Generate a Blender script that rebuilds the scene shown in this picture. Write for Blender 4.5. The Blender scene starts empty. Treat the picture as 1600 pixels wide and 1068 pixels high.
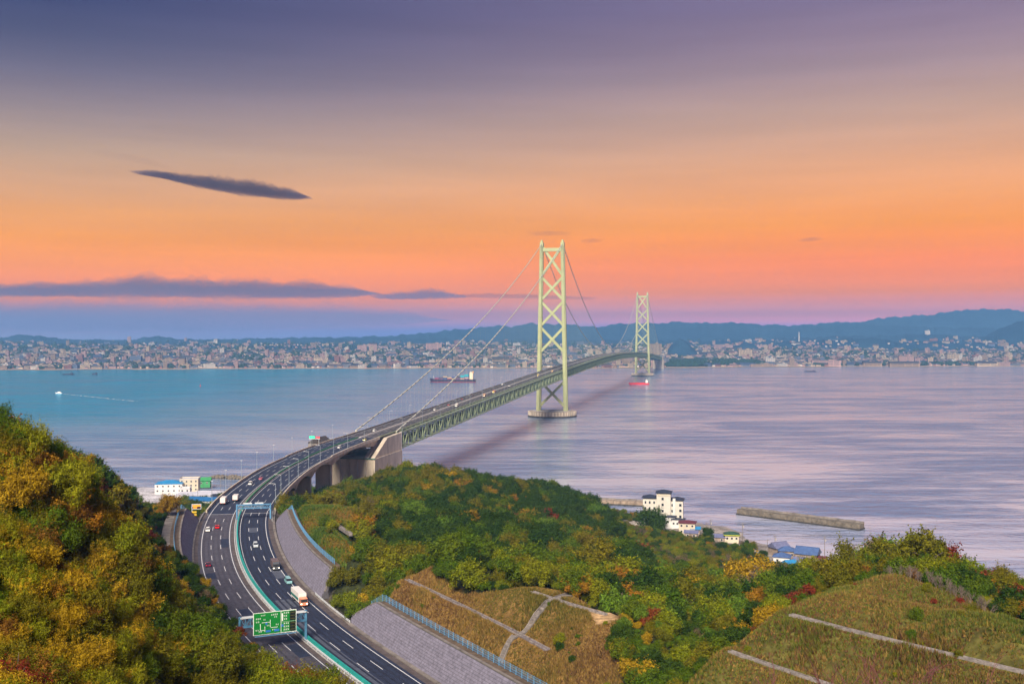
import bpy, math, random
import numpy as np
from mathutils import Vector, Matrix

S = bpy.context.scene
COL = S.collection
rad = math.radians
random.seed(7)
RNG = np.random.default_rng(7)

# ------------------------------------------------------------------ camera
CAMZ, FPX, YH = 130.7, 1615.0, 529.4          # eye height, focal length in photo pixels, horizon row
cam_d = bpy.data.cameras.new('camera')
cam = bpy.data.objects.new('camera', cam_d)
COL.objects.link(cam)
cam.location = (0, 0, CAMZ)
cam.rotation_euler = (rad(90), 0, 0)
cam_d.sensor_width = 36.0
cam_d.lens = FPX / 1600 * 36
cam_d.shift_y = -(534 - YH) / 1600
cam_d.clip_start = 1.0
cam_d.clip_end = 200000
S.camera = cam

# ------------------------------------------------------------------ view
S.view_settings.view_transform = 'Standard'
S.view_settings.look = 'None'
S.view_settings.gamma = 1
S.view_settings.use_curve_mapping = False
S.view_settings.exposure = 0.7
S.render.engine = 'CYCLES'
cy = S.cycles
cy.use_denoising = True
cy.denoiser = 'OPENIMAGEDENOISE'
cy.max_bounces = 5
cy.diffuse_bounces = 2
cy.glossy_bounces = 2
cy.transmission_bounces = 2
cy.transparent_max_bounces = 8
cy.volume_bounces = 0
cy.use_adaptive_sampling = True
cy.adaptive_threshold = 0.012
cy.caustics_reflective = False
cy.caustics_refractive = False

def lin(*c):
    if len(c) == 1: c = c[0]
    return tuple(((v / 255) / 12.92 if v / 255 <= .04045 else ((v / 255 + .055) / 1.055) ** 2.4) for v in c)

# ------------------------------------------------------------------ sky (world): dusk gradient by elevation and azimuth
W = bpy.data.worlds.new('World')
S.world = W
W.use_nodes = True
nt = W.node_tree
nt.nodes.clear()
N = nt.nodes.new
L = nt.links.new
wo = N('ShaderNodeOutputWorld'); bg = N('ShaderNodeBackground')
tc = N('ShaderNodeTexCoord'); sx = N('ShaderNodeSeparateXYZ')
L(tc.outputs['Generated'], sx.inputs[0])
pos = N('ShaderNodeMath'); pos.operation = 'DIVIDE'; pos.inputs[1].default_value = 0.7; pos.use_clamp = True
L(sx.outputs['Z'], pos.inputs[0])
def ramp(stops, u):
    r = N('ShaderNodeValToRGB')
    el = r.color_ramp.elements
    while len(el) > 1: el.remove(el[-1])
    for i, (y, c) in enumerate(stops):
        t = (YH - y) / FPX
        p = min(1, max(0, t / math.sqrt(1 + t * t + u * u) / 0.7))
        e = el[0] if i == 0 else el.new(p)
        e.position = p
        e.color = (*(lin(c) if max(c) > 8 else c), 1)
    L(pos.outputs[0], r.inputs[0])
    return r
SKY_R = [(529, (0.004, 0.1055, 0.4408)), (515, (0.0705, 0.1055, 0.3577)), (500, (0.5187, 0.1338, 0.1564)), (490, (0.3754, 0.0937, 0.0879)), (480, (0.4599, 0.1245, 0.0991)), (472, (0.4344, 0.1125, 0.0644)), (464, (0.4624, 0.1152, 0.0506)), (456, (0.4499, 0.1045, 0.0058)), (448, (0.4789, 0.1091, 0.004)), (440, (0.4967, 0.1103, 0.004)), (430, (0.4987, 0.1105, 0.004)), (418, (0.5237, 0.1167, 0.004)), (404, (0.5006, 0.1146, 0.004)), (388, (0.4673, 0.1215, 0.004)), (370, (0.4791, 0.1344, 0.004)), (350, (0.4279, 0.1381, 0.0047)), (330, (0.437, 0.1513, 0.0218)), (308, (0.4126, 0.1595, 0.0399)), (284, (0.3927, 0.166, 0.0602)), (258, (0.345, 0.1597, 0.0718)), (230, (0.3073, 0.1572, 0.0875)), (200, (0.2635, 0.149, 0.0985)), (170, (0.2291, 0.1413, 0.1082)), (140, (0.1993, 0.1282, 0.1154)), (110, (0.161, 0.109, 0.1165)), (80, (0.1352, 0.093, 0.113)), (50, (0.1203, 0.0842, 0.1156)), (25, (0.1065, 0.0762, 0.1131)), (0, (0.0949, 0.07, 0.1161)), (-250, (0.0577, 0.0533, 0.1173)), (-900, (0.045, 0.049, 0.1106))]
SKY_L = [(529, (0.1354, 0.1276, 0.209)), (515, (0.135, 0.1028, 0.1777)), (500, (0.1567, 0.1056, 0.1748)), (490, (0.217, 0.0815, 0.1015)), (480, (0.3138, 0.0977, 0.0779)), (472, (0.4229, 0.1046, 0.03)), (464, (0.4616, 0.113, 0.004)), (456, (0.5312, 0.1196, 0.004)), (448, (0.4909, 0.1185, 0.004)), (440, (0.5181, 0.1253, 0.004)), (430, (0.535, 0.1366, 0.004)), (418, (0.5193, 0.1427, 0.004)), (404, (0.5086, 0.1494, 0.004)), (388, (0.4947, 0.1539, 0.004)), (370, (0.4264, 0.1441, 0.004)), (350, (0.4129, 0.156, 0.0228)), (330, (0.3938, 0.1609, 0.0348)), (308, (0.3312, 0.1545, 0.056)), (284, (0.3015, 0.157, 0.0752)), (258, (0.2572, 0.15, 0.0862)), (230, (0.2205, 0.145, 0.0998)), (200, (0.1719, 0.1214, 0.1032)), (170, (0.1238, 0.0936, 0.0959)), (140, (0.0958, 0.0769, 0.0951)), (110, (0.066, 0.0583, 0.0876)), (80, (0.0458, 0.0432, 0.0759)), (50, (0.0311, 0.0325, 0.0679)), (25, (0.0272, 0.0296, 0.0681)), (0, (0.0184, 0.0219, 0.0595)), (-250, (0.021, 0.0293, 0.0803)), (-900, (0.0263, 0.0358, 0.0947))]
rl, rr = ramp(SKY_L, -.427), ramp(SKY_R, .31)
az = N('ShaderNodeMapRange'); az.interpolation_type = 'SMOOTHSTEP'
az.inputs['From Min'].default_value = -0.50; az.inputs['From Max'].default_value = 0.42
L(sx.outputs['X'], az.inputs['Value'])
mx = N('ShaderNodeMix'); mx.data_type = 'RGBA'
L(az.outputs[0], mx.inputs['Factor']); L(rl.outputs[0], mx.inputs['A']); L(rr.outputs[0], mx.inputs['B'])
# thin uneven veil of high cloud so that the gradient is not mathematically smooth
mp = N('ShaderNodeMapping'); mp.inputs['Scale'].default_value = (2.0, 2.0, 26)
L(tc.outputs['Generated'], mp.inputs[0])
nz = N('ShaderNodeTexNoise'); nz.inputs['Scale'].default_value = 1.6; nz.inputs['Detail'].default_value = 5; nz.inputs['Roughness'].default_value = .55
L(mp.outputs[0], nz.inputs['Vector'])
nr = N('ShaderNodeMapRange'); nr.inputs['From Min'].default_value = .3; nr.inputs['From Max'].default_value = .7
nr.inputs['To Min'].default_value = .94; nr.inputs['To Max'].default_value = 1.06
L(nz.outputs['Fac'], nr.inputs['Value'])
vm = N('ShaderNodeVectorMath'); vm.operation = 'SCALE'
L(mx.outputs['Result'], vm.inputs[0]); L(nr.outputs[0], vm.inputs['Scale'])
L(vm.outputs[0], bg.inputs['Color'])
bg.inputs['Strength'].default_value = 1.6
L(bg.outputs[0], wo.inputs['Surface'])

# ------------------------------------------------------------------ sun: very soft warm key from behind the viewer's left
sun_d = bpy.data.lights.new('sun', 'SUN')
sun = bpy.data.objects.new('sun', sun_d)
COL.objects.link(sun)
sun_d.energy = 5.0
sun_d.angle = rad(24)
sun_d.color = (1.0, 0.88, 0.72)
sun_dir = Vector((0.15, 0.76, -0.60))
sun.rotation_euler = sun_dir.to_track_quat('-Z', 'Y').to_euler()

# ------------------------------------------------------------------ helpers
def P(px, py, Y, dz=0.0):
    return np.array([(px - 800) / FPX * Y, Y, CAMZ - (py - YH) / FPX * Y + dz])
def G(px, py, z):
    Y = (CAMZ - z) * FPX / (py - YH)
    return np.array([(px - 800) / FPX * Y, Y, z])
def proj(x, y, z):
    return 800 + FPX * x / y, YH + FPX * (CAMZ - z) / y
def tag(o, label=None, cat=None, group=None, kind=None):
    if label: o['label'] = label
    if cat: o['category'] = cat
    if group: o['group'] = group
    if kind: o['kind'] = kind
    return o
def empty(name, loc, rz=0.0):
    o = bpy.data.objects.new(name, None)
    o.empty_display_size = .5
    COL.objects.link(o)
    o.location = loc
    o.rotation_euler = (0, 0, rz)
    return o

def node_mat(name):
    m = bpy.data.materials.new(name); m.use_nodes = True
    t = m.node_tree; t.nodes.clear()
    out = t.nodes.new('ShaderNodeOutputMaterial'); b = t.nodes.new('ShaderNodeBsdfPrincipled')
    t.links.new(b.outputs[0], out.inputs['Surface'])
    return m, t, b, out

def mat(name, col, rough=.75, var=.18, scale=.6, metal=0.0, bump=0.0, col2=None, spec=.35, coords='Object', stretch=(1, 1, 1), emit=0.0, rnd=0.0):
    """principled material whose colour wanders with two noises (grain and blotches)"""
    m, t, b, out = node_mat(name)
    n, l = t.nodes.new, t.links.new
    c = n('ShaderNodeTexCoord'); mp_ = n('ShaderNodeMapping'); mp_.inputs['Scale'].default_value = stretch
    l(c.outputs[coords], mp_.inputs[0])
    a = n('ShaderNodeTexNoise'); a.inputs['Scale'].default_value = scale; a.inputs['Detail'].default_value = 6; a.inputs['Roughness'].default_value = .65
    l(mp_.outputs[0], a.inputs['Vector'])
    col2 = col2 or tuple(min(1, v * (1 - 1.6 * var)) for v in col)
    hi = tuple(min(1, v * (1 + var)) for v in col)
    r = n('ShaderNodeMapRange'); r.inputs['From Min'].default_value = .32; r.inputs['From Max'].default_value = .68
    l(a.outputs['Fac'], r.inputs['Value'])
    x = n('ShaderNodeMix'); x.data_type = 'RGBA'
    x.inputs['A'].default_value = (*col2, 1); x.inputs['B'].default_value = (*hi, 1)
    l(r.outputs[0], x.inputs['Factor'])
    res = x.outputs['Result']
    if rnd:
        oi = n('ShaderNodeObjectInfo'); rr_ = n('ShaderNodeMapRange')
        rr_.inputs['To Min'].default_value = 1 - rnd; rr_.inputs['To Max'].default_value = 1 + rnd
        l(oi.outputs['Random'], rr_.inputs['Value'])
        vs = n('ShaderNodeVectorMath'); vs.operation = 'SCALE'
        l(res, vs.inputs[0]); l(rr_.outputs[0], vs.inputs['Scale']); res = vs.outputs[0]
    l(res, b.inputs['Base Color'])
    b.inputs['Roughness'].default_value = rough; b.inputs['Metallic'].default_value = metal
    b.inputs['Specular IOR Level'].default_value = spec
    if bump:
        bp = n('ShaderNodeBump'); bp.inputs['Strength'].default_value = bump; bp.inputs['Distance'].default_value = .1
        l(a.outputs['Fac'], bp.inputs['Height']); l(bp.outputs[0], b.inputs['Normal'])
    if emit:
        b.inputs['Emission Color'].default_value = (*col, 1); b.inputs['Emission Strength'].default_value = emit
    return m

class MB:
    """collects boxes, beams, tubes and prisms and links them as one mesh object"""
    def __init__(s): s.v, s.f, s.m = [], [], []
    def add(s, vs, fs, mi=0):
        o = len(s.v)
        s.v += [tuple(map(float, p)) for p in vs]
        s.f += [tuple(i + o for i in f) for f in fs]
        s.m += [mi] * len(fs)
        return s
    BOXF = [(0, 3, 2, 1), (4, 5, 6, 7), (0, 1, 5, 4), (1, 2, 6, 5), (2, 3, 7, 6), (3, 0, 4, 7)]
    def box(s, c, size, rz=0.0, mi=0, taper=1.0):
        cx, cy_, cz = c; hx, hy, hz = (v / 2 for v in size)
        ca, sa = math.cos(rz), math.sin(rz)
        vs = []
        for z, k in ((-hz, 1), (hz, taper)):
            for x, y in ((-hx, -hy), (hx, -hy), (hx, hy), (-hx, hy)):
                vs.append((cx + (x * ca - y * sa) * k, cy_ + (x * sa + y * ca) * k, cz + z))
        return s.add(vs, s.BOXF, mi)
    def hexa(s, lo, hi, mi=0):
        return s.add(list(lo) + list(hi), s.BOXF, mi)
    def beam(s, p, q, w, h, mi=0, up=(0, 0, 1)):
        p, q = Vector(p), Vector(q); d = (q - p).normalized(); u = Vector(up)
        if abs(d.dot(u)) > .99: u = Vector((1, 0, 0))
        a = d.cross(u).normalized() * (w / 2); b = a.cross(d).normalized() * (h / 2)
        lo = [p - a - b, p + a - b, p + a + b, p - a + b]
        hi = [q - a - b, q + a - b, q + a + b, q - a + b]
        return s.add(lo + hi, [(0, 1, 2, 3), (7, 6, 5, 4), (0, 4, 5, 1), (1, 5, 6, 2), (2, 6, 7, 3), (3, 7, 4, 0)], mi)
    def tube(s, pts, r, n=8, mi=0, cap=True):
        pts = [Vector(p) for p in pts]
        rs = r if isinstance(r, (list, tuple)) else [r] * len(pts)
        o, fs, vs = 0, [], []
        for i, p in enumerate(pts):
            d = (pts[min(i + 1, len(pts) - 1)] - pts[max(i - 1, 0)]).normalized()
            u = Vector((0, 0, 1)) if abs(d.z) < .95 else Vector((1, 0, 0))
            a = d.cross(u).normalized(); b = a.cross(d)
            for k in range(n):
                t = 2 * math.pi * k / n
                vs.append(p + (a * math.cos(t) + b * math.sin(t)) * rs[i])
        for i in range(len(pts) - 1):
            for k in range(n):
                k2 = (k + 1) % n
                fs.append((i * n + k, i * n + k2, (i + 1) * n + k2, (i + 1) * n + k))
        if cap:
            fs.append(tuple(range(n - 1, -1, -1))); fs.append(tuple((len(pts) - 1) * n + k for k in range(n)))
        return s.add(vs, fs, mi)
    def prism(s, poly, off, mi=0):
        """closed prism: poly (3d points, planar) swept by the vector off"""
        n = len(poly); off = Vector(off)
        a = [Vector(p) for p in poly]; b = [p + off for p in a]
        fs = [tuple(range(n - 1, -1, -1)), tuple(range(n, 2 * n))] + [(i, (i + 1) % n, n + (i + 1) % n, n + i) for i in range(n)]
        return s.add(a + b, fs, mi)
    def ball(s, c, r, mi=0, n=8, m=5, sz=1.0):
        vs, fs = [], []
        for j in range(1, m):
            ph = math.pi * j / m
            for k in range(n):
                t = 2 * math.pi * k / n
                vs.append((c[0] + r * math.sin(ph) * math.cos(t), c[1] + r * math.sin(ph) * math.sin(t), c[2] + r * sz * math.cos(ph)))
        vs += [(c[0], c[1], c[2] + r * sz), (c[0], c[1], c[2] - r * sz)]
        for j in range(m - 2):
            for k in range(n): fs.append((j * n + k, (j + 1) * n + k, (j + 1) * n + (k + 1) % n, j * n + (k + 1) % n))
        T, B = len(vs) - 2, len(vs) - 1
        for k in range(n):
            fs.append((T, k, (k + 1) % n)); fs.append((B, (m - 2) * n + (k + 1) % n, (m - 2) * n + k))
        return s.add(vs, fs, mi)
    def mesh(s, name, mats):
        me = bpy.data.meshes.new(name)
        me.from_pydata(s.v, [], s.f)
        mats = mats if isinstance(mats, (list, tuple)) else [mats]
        for m in mats: me.materials.append(m)
        if len(mats) > 1: me.polygons.foreach_set('material_index', s.m)
        me.update()
        return me
    def build(s, name, mats, parent=None):
        o = bpy.data.objects.new(name, s.mesh(name, mats))
        COL.objects.link(o)
        if parent: o.parent = parent
        return o

def np_mesh(name, verts, faces, mats, midx=None, smooth=False):
    """quick mesh from numpy arrays (all faces with the same corner count)"""
    me = bpy.data.meshes.new(name)
    nv, nf, k = len(verts), len(faces), faces.shape[1]
    me.vertices.add(nv); me.vertices.foreach_set('co', np.ascontiguousarray(verts, dtype=np.float32).ravel())
    me.loops.add(nf * k); me.loops.foreach_set('vertex_index', np.ascontiguousarray(faces, dtype=np.int32).ravel())
    me.polygons.add(nf); me.polygons.foreach_set('loop_start', np.arange(0, nf * k, k, dtype=np.int32))
    for m in (mats if isinstance(mats, (list, tuple)) else [mats]): me.materials.append(m)
    if midx is not None: me.polygons.foreach_set('material_index', np.asarray(midx, dtype=np.int32))
    if smooth: me.polygons.foreach_set('use_smooth', np.ones(nf, dtype=bool))
    me.update(calc_edges=True)
    return me
def link(name, me, parent=None):
    o = bpy.data.objects.new(name, me); COL.objects.link(o)
    if parent: o.parent = parent
    return o
def copy_tree(o, parent=None):
    c = o.copy(); COL.objects.link(c)
    if parent: c.parent = parent
    for ch in list(o.children): copy_tree(ch, c)
    return c
def set_mat(o, m, slot=0):
    o.material_slots[slot].link = 'OBJECT'; o.material_slots[slot].material = m

_ONE = ['', 'first', 'second', 'third', 'fourth', 'fifth', 'sixth', 'seventh', 'eighth', 'ninth', 'tenth', 'eleventh', 'twelfth', 'thirteenth', 'fourteenth',
        'fifteenth', 'sixteenth', 'seventeenth', 'eighteenth', 'nineteenth']
_TEN = {2: 'twenty', 3: 'thirty', 4: 'forty', 5: 'fifty', 6: 'sixty', 7: 'seventy', 8: 'eighty', 9: 'ninety'}
def nth(n):
    if n < 20: return _ONE[n]
    if n < 100:
        t, u = divmod(n, 10)
        return (_TEN[t][:-1] + 'ieth') if u == 0 else _TEN[t] + '-' + _ONE[u]
    return 'hundred-' + nth(n - 100) if n > 100 else 'hundredth'

# ------------------------------------------------------------------ the line of the road and bridge
MED = [(563, 1067), (510.7, 1028.8), (478, 1001.5), (452.6, 981.5), (425.3, 952.5), (401.7, 927), (383.5, 901.6), (372.6, 872.6), (367.9, 843.5),
       (368.3, 821.7), (371.9, 805.3), (378, 792.6), (387.2, 781), (399.9, 768.3), (416.2, 754.5), (438, 738), (463.5, 723.6), (485.3, 713.8), (507, 704.7)]
T1 = np.array([68.0, 1747.0]); BU = np.array([0.201, 0.9796]); BU /= np.linalg.norm(BU); BN = np.array([BU[1], -BU[0]])
pl = [G(px, py, 50.0)[:2] for px, py in MED]
d0 = pl[0] - pl[2]; d0 /= np.linalg.norm(d0)
pl = [pl[0] + d0 * k for k in (140, 105, 70, 35)] + pl + [T1 + BU * s for s in (-985, -940, -900)]
pl = np.array(pl)
cum = np.r_[0, np.cumsum(np.linalg.norm(np.diff(pl, axis=0), axis=1))]
ta = np.arange(0, cum[-1], 2.0)
cx = np.interp(ta, cum, pl[:, 0]); cyy = np.interp(ta, cum, pl[:, 1])
for _ in range(5):
    k = np.ones(17) / 17
    for arr in (cx, cyy):
        pad = np.r_[2 * arr[0] - arr[8:0:-1], arr, 2 * arr[-1] - arr[-2:-10:-1]]
        arr[:] = np.convolve(pad, k, 'valid')
ss = np.arange(-896, 3300, 4.0)
CL = np.vstack([np.c_[cx, cyy], T1 + ss[:, None] * BU])
A = np.r_[0, np.cumsum(np.linalg.norm(np.diff(CL, axis=0), axis=1))]
def aY(Y): return float(np.interp(Y, CL[:, 1], A))
def aS(s): return aY(T1[1] + s * BU[1])
_sz = np.array([-2000, -1250, -1000, -897, -600, -300, 0, 300, 640, 986, 1330, 1640, 1972, 2300, 2600, 2870, 3200])
_zz = np.array([50, 50, 50.6, 52.6, 61, 69.5, 77.5, 84.5, 90.5, 92.8, 91, 87.5, 81.5, 72, 62, 52, 42.0])
_zd = np.arange(-2000, 3200, 5.0); _zv = np.interp(_zd, _sz, _zz)
for _ in range(3): _zv = np.convolve(np.pad(_zv, 12, mode='edge'), np.ones(25) / 25, 'valid')
def zs(s): return float(np.interp(s, _zd, _zv))
def road(a, d=0.0, dz=0.0):
    """point at arc length a, d metres right of the median, dz above the deck"""
    x, y = np.interp(a, A, CL[:, 0]), np.interp(a, A, CL[:, 1])
    x2, y2 = np.interp(a + 3, A, CL[:, 0]), np.interp(a + 3, A, CL[:, 1])
    x1, y1 = np.interp(a - 3, A, CL[:, 0]), np.interp(a - 3, A, CL[:, 1])
    tx, ty = x2 - x1, y2 - y1; l_ = math.hypot(tx, ty) or 1; tx /= l_; ty /= l_
    s_ = (x - T1[0]) * BU[0] + (y - T1[1]) * BU[1] if y > 700 else -1500
    return Vector((x + ty * d, y - tx * d, zs(s_) + dz))
def heading(a):
    p, q = road(a - 2), road(a + 2)
    return math.atan2(-(q.x - p.x), q.y - p.y)
def B(s, Loff, z):
    """bridge frame: s metres beyond the near tower, Loff to the right, z absolute"""
    p = T1 + BU * s + BN * Loff
    return Vector((p[0], p[1], z))
BRZ = math.atan2(-BU[0], BU[1])
A_ROAD_END = aY(484)          # where the ground ends and the viaduct begins
A_ANCH = aS(-897)
def near_road(x, y):
    """distance to the centre line and arc length, signed (right positive), vectorised"""
    x = np.asarray(x, float).ravel(); y = np.asarray(y, float).ravel()
    c = CL[::2][:400]; a_ = A[::2][:400]
    best = np.full(x.shape, 1e9); ia = np.zeros(x.shape, int)
    for i in range(len(c)):
        dd = (x - c[i, 0]) ** 2 + (y - c[i, 1]) ** 2
        mk = dd < best
        best[mk] = dd[mk]; ia[mk] = i
    j = np.clip(ia, 1, len(c) - 2)
    tx = c[j + 1, 0] - c[j - 1, 0]; ty = c[j + 1, 1] - c[j - 1, 1]
    sgn = np.sign((x - c[ia, 0]) * ty - (y - c[ia, 1]) * tx)
    return np.sqrt(best) * sgn, a_[ia]
# ================================================================== SETTING: near terrain
Z0 = lambda *a: P(*a)
CP = [
 # left hill
 P(0, 684, 115, -5), P(-70, 690, 118, -5), P(0, 770, 78, -4), P(0, 900, 62, -4), P(0, 1040, 56, -3), P(120, 1068, 66, -3), P(100, 700, 250, -5), P(50, 690, 170, -5),
 P(200, 744, 370, -5), P(260, 780, 430, -5), P(300, 803, 462, -4), P(200, 850, 250, -4), P(100, 850, 150, -4), P(200, 1000, 120, -4),
 P(300, 1000, 190, -4), P(380, 1068, 180, -4), P(275, 900, 345, -1), P(150, 760, 290, -5), P(230, 930, 210, -4), P(440, 1068, 205, -7), P(330, 1040, 170, -5),
 P(-150, 700, 150, -4), P(-200, 830, 100, -4), P(-300, 700, 300, -5), P(-150, 715, 330, -4), P(-60, 1030, 60, -4),
 (-200, 500, 42), (-260, 600, 18), (-300, 750, 3), (-220, 820, 3), (-330, 890, 2), (-190, 700, 10), (-165, 560, 24), (-420, 700, 8), (-350, 500, 40), (-250, 400, 62), (-330, 350, 80),
 (-400, 850, 2), (-500, 750, 3),
 # right of the road and middle hill
 P(530, 850, 365, -2), P(560, 792, 440, -3), P(480, 795, 500, -3), P(440, 802, 490, -5), P(605, 735, 640, -6), P(660, 731, 640, -6), P(740, 744, 650, -6),
 P(540, 770, 610, -6), P(512, 778, 560, -5), P(575, 754, 630, -6), P(850, 754, 690, -6), P(900, 770, 700, -6), P(960, 799, 715, -5), P(1000, 826, 700, -4), (-70, 730, 18), (-60, 800, 4), (20, 765, 5), (-110, 790, 10),
 P(700, 800, 480, -5), P(800, 830, 430, -5), P(620, 830, 400, -4), P(900, 850, 450, -5), P(960, 850, 560, -4), P(1000, 866, 520, -5), P(580, 905, 320, -4),
 P(720, 868, 305, -2), P(800, 882, 290, -5), P(860, 900, 272, -3), P(940, 932, 252, -4), P(690, 880, 297, 0), P(900, 888, 380, -6), P(560, 945, 300, -5), P(525, 930, 318, -4),
 P(600, 880, 345, -4), P(650, 760, 560, -6), P(560, 830, 410, -3),
 # middle terraces
 (-29, 293, 62), (0, 243.5, 62), (11, 224, 62), (22, 205, 62), (-40, 286, 57.6), (-17, 250, 57.6), (4, 221, 57.6), (20, 197, 57.6), (5.5, 256, 68), (20.5, 237, 68), (28, 222, 67),
 P(1000, 960, 250, -5), P(1000, 1045, 205, -4), P(950, 1066, 195, -4), P(1100, 905, 330, -6), P(1050, 888, 420, -6), P(1100, 872, 480, -5), P(1150, 872, 520, -4),
 P(1180, 932, 262, -6), P(1230, 902, 300, -6), P(1090, 1000, 215, -5),
 # shore right of the middle hill
 (130, 700, 3), (100, 710, 4), (150, 640, 3), (165, 600, 3), (180, 560, 4), (130, 560, 5), (220, 545, 2), (250, 510, 2), (160, 500, 6),
 # right terraces
 P(1300, 882, 300, -7), P(1330, 866, 242, -7), P(1400, 858, 226, -7), P(1480, 862, 208, -7), P(1560, 902, 190, -7), P(1610, 932, 176, -6),
 P(1400, 905, 203, 0), P(1500, 960, 172, 0), P(1320, 922, 203, 0), P(1270, 940, 200, 0), P(1560, 985, 158, 0),
 (49.6, 182, 82), (62, 166.5, 82), (74.8, 151, 82), (90, 132, 82), (38.4, 180, 76), (49.8, 164, 76), (65, 143, 76), (30, 172, 70.5), (45, 150, 70), (22, 180, 66.5),
 (110, 310, 40), (150, 300, 32), (190, 350, 13), (240, 400, 6), (280, 460, 1), (200, 250, 50), (110, 150, 88), (140, 230, 66), (180, 180, 80), (150, 450, 9),
 # slope below the viewpoint
 (0, 0, 127), (0, 40, 110), (0, 100, 88), (40, 60, 104), (60, 100, 93), (-22, 30, 112), (-20, 120, 83), (0, 160, 69), (-40, 160, 73), (-55, 110, 92), (100, 90, 96), (60, 20, 120), (-80, 20, 112), (-40, -20, 118), (0, 190, 61),
 # sea bed
 (-100, 960, -8), (-300, 990, -8), (0, 860, -8), (100, 800, -8), (200, 720, -8), (300, 620, -8), (-440, 1010, -8), (380, 560, -8), (150, 760, -5), (190, 660, -4), (260, 560, -4), (330, 480, -5), (-180, 900, -4), (-40, 850, -4),
 (400, 300, 5), (420, 420, -6), (520, 300, -8), (520, 600, -10), (-600, 950, -6),
]
_w = []
for a_ in np.arange(aY(318), aY(448), 14):           # bench behind the middle retaining wall
    p = road(a_, 21); _w.append((p.x, p.y, 57.8)); p = road(a_, 29); _w.append((p.x, p.y, 59.5))
for a_ in np.arange(aY(335), aY(455), 14):           # bench behind the wall on the left of the road
    p = road(a_, -22); _w.append((p.x, p.y, 57.0)); p = road(a_, -27); _w.append((p.x, p.y, 57.5))
CP = np.array([tuple(p) for p in CP] + _w, float)
def _fit(c):
    d = np.sqrt(((c[:, None, :2] - c[None, :, :2]) ** 2).sum(-1) + 100)
    n = len(c)
    M = np.zeros((n + 3, n + 3)); M[:n, :n] = d - np.eye(n) * 0.25
    M[:n, n] = 1; M[:n, n + 1:] = c[:, :2] / 100; M[n, :n] = 1; M[n + 1:, :n] = c[:, :2].T / 100
    return np.linalg.solve(M, np.r_[c[:, 2], 0, 0, 0])
_K = _fit(CP)
def raw_height(x, y):
    x = np.asarray(x, float).ravel(); y = np.asarray(y, float).ravel(); n = len(CP)
    z = _K[n] + (_K[n + 1] * x + _K[n + 2] * y) / 100
    for i in range(n): z += _K[i] * np.sqrt((x - CP[i, 0]) ** 2 + (y - CP[i, 1]) ** 2 + 100)
    return z
def sstep(a, b, v):
    t = np.clip((v - a) / (b - a), 0.0, 1.0); return t * t * (3 - 2 * t)
def wob(x, y, s):
    return np.sin(x / s + 1.3 * np.sin(y / (s * 1.7))) * np.cos(y / s * .83 + 1.1 * np.sin(x / (s * 1.3)))
DRAINS = [  # drain channels lie level on benches cut into the slope: points x, y, z
 [(-30, 294.5, 62.2), (-15, 270, 62.0), (0, 244.5, 61.8), (8, 230, 61.6)], [(5.0, 256.6, 68.0), (13, 246, 67.9), (21.5, 236, 67.8)],
 [(49.2, 182.6, 82.0), (56, 173.6, 82.0), (64, 163.8, 82.0), (75.2, 150.6, 82.0), (92, 130, 82.0)], [(38, 180.5, 76.2), (44, 172, 76.1), (50.2, 163.5, 76.0), (62, 147, 76.0)], [(-68, 395, 60.6), (-58, 372, 60.8)]]
def bench(x, y, z):
    for pl_ in DRAINS[:4]:
        for (x1, y1, z1), (x2, y2, z2) in zip(pl_, pl_[1:]):
            dx, dy = x2 - x1, y2 - y1; q = dx * dx + dy * dy
            u = np.clip(((x - x1) * dx + (y - y1) * dy) / q, 0, 1)
            dd = np.hypot(x - x1 - u * dx, y - y1 - u * dy); w = sstep(5.0, 1.6, dd)
            z = z * (1 - w) + (z1 + (z2 - z1) * u - .12) * w
    return z
def height(x, y):
    z = raw_height(x, y); x = np.asarray(x, float).ravel(); y = np.asarray(y, float).ravel()
    z = bench(x, y, z + .5 * wob(x, y, 9) + .25 * wob(x + 40, y, 3.7))
    d, a = near_road(x, y)
    ground = (a < A_ROAD_END + 25)
    wl = np.where(d > 0, (a < aY(287)) | ((a > aY(314)) & (a < aY(453))), (a > aY(331)) & (a < aY(463)))
    t = np.where(wl, sstep(20.0, 28.5, np.abs(d)), np.where(d > 0, sstep(17.5, 23.0, d), sstep(18.5, 24.0, -d)))
    z = np.where(wl & (np.abs(d) < 25.2), np.minimum(z, 57.0), z)
    zr = 49.6
    zz = zr * (1 - t) + z * t
    fade = sstep(A_ROAD_END + 28, A_ROAD_END - 2, a)
    zz = z * (1 - fade) + zz * fade
    low = np.minimum(z, np.where(np.abs(d) < 20, 43.0, 1e9))   # below the viaduct
    z = np.where(a > A_ROAD_END + 5, np.where(np.abs(d) < 26, np.minimum(zz, low + 2 * np.clip(np.abs(d) - 20, 0, 9)), zz), zz)
    return z
GX = np.arange(-440, 430, 2.5); GY = np.arange(-24, 1000, 2.5)
_gx, _gy = np.meshgrid(GX, GY)
GZ = height(_gx, _gy).reshape(_gx.shape)
def hz(x, y):
    """terrain height by bilinear look-up"""
    x = np.asarray(x, float); y = np.asarray(y, float)
    i = np.clip((x - GX[0]) / 2.5, 0, len(GX) - 1.001); j = np.clip((y - GY[0]) / 2.5, 0, len(GY) - 1.001)
    i0 = i.astype(int); j0 = j.astype(int); u = i - i0; v = j - j0
    return (GZ[j0, i0] * (1 - u) * (1 - v) + GZ[j0, i0 + 1] * u * (1 - v) + GZ[j0 + 1, i0] * (1 - u) * v + GZ[j0 + 1, i0 + 1] * u * v)
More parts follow.
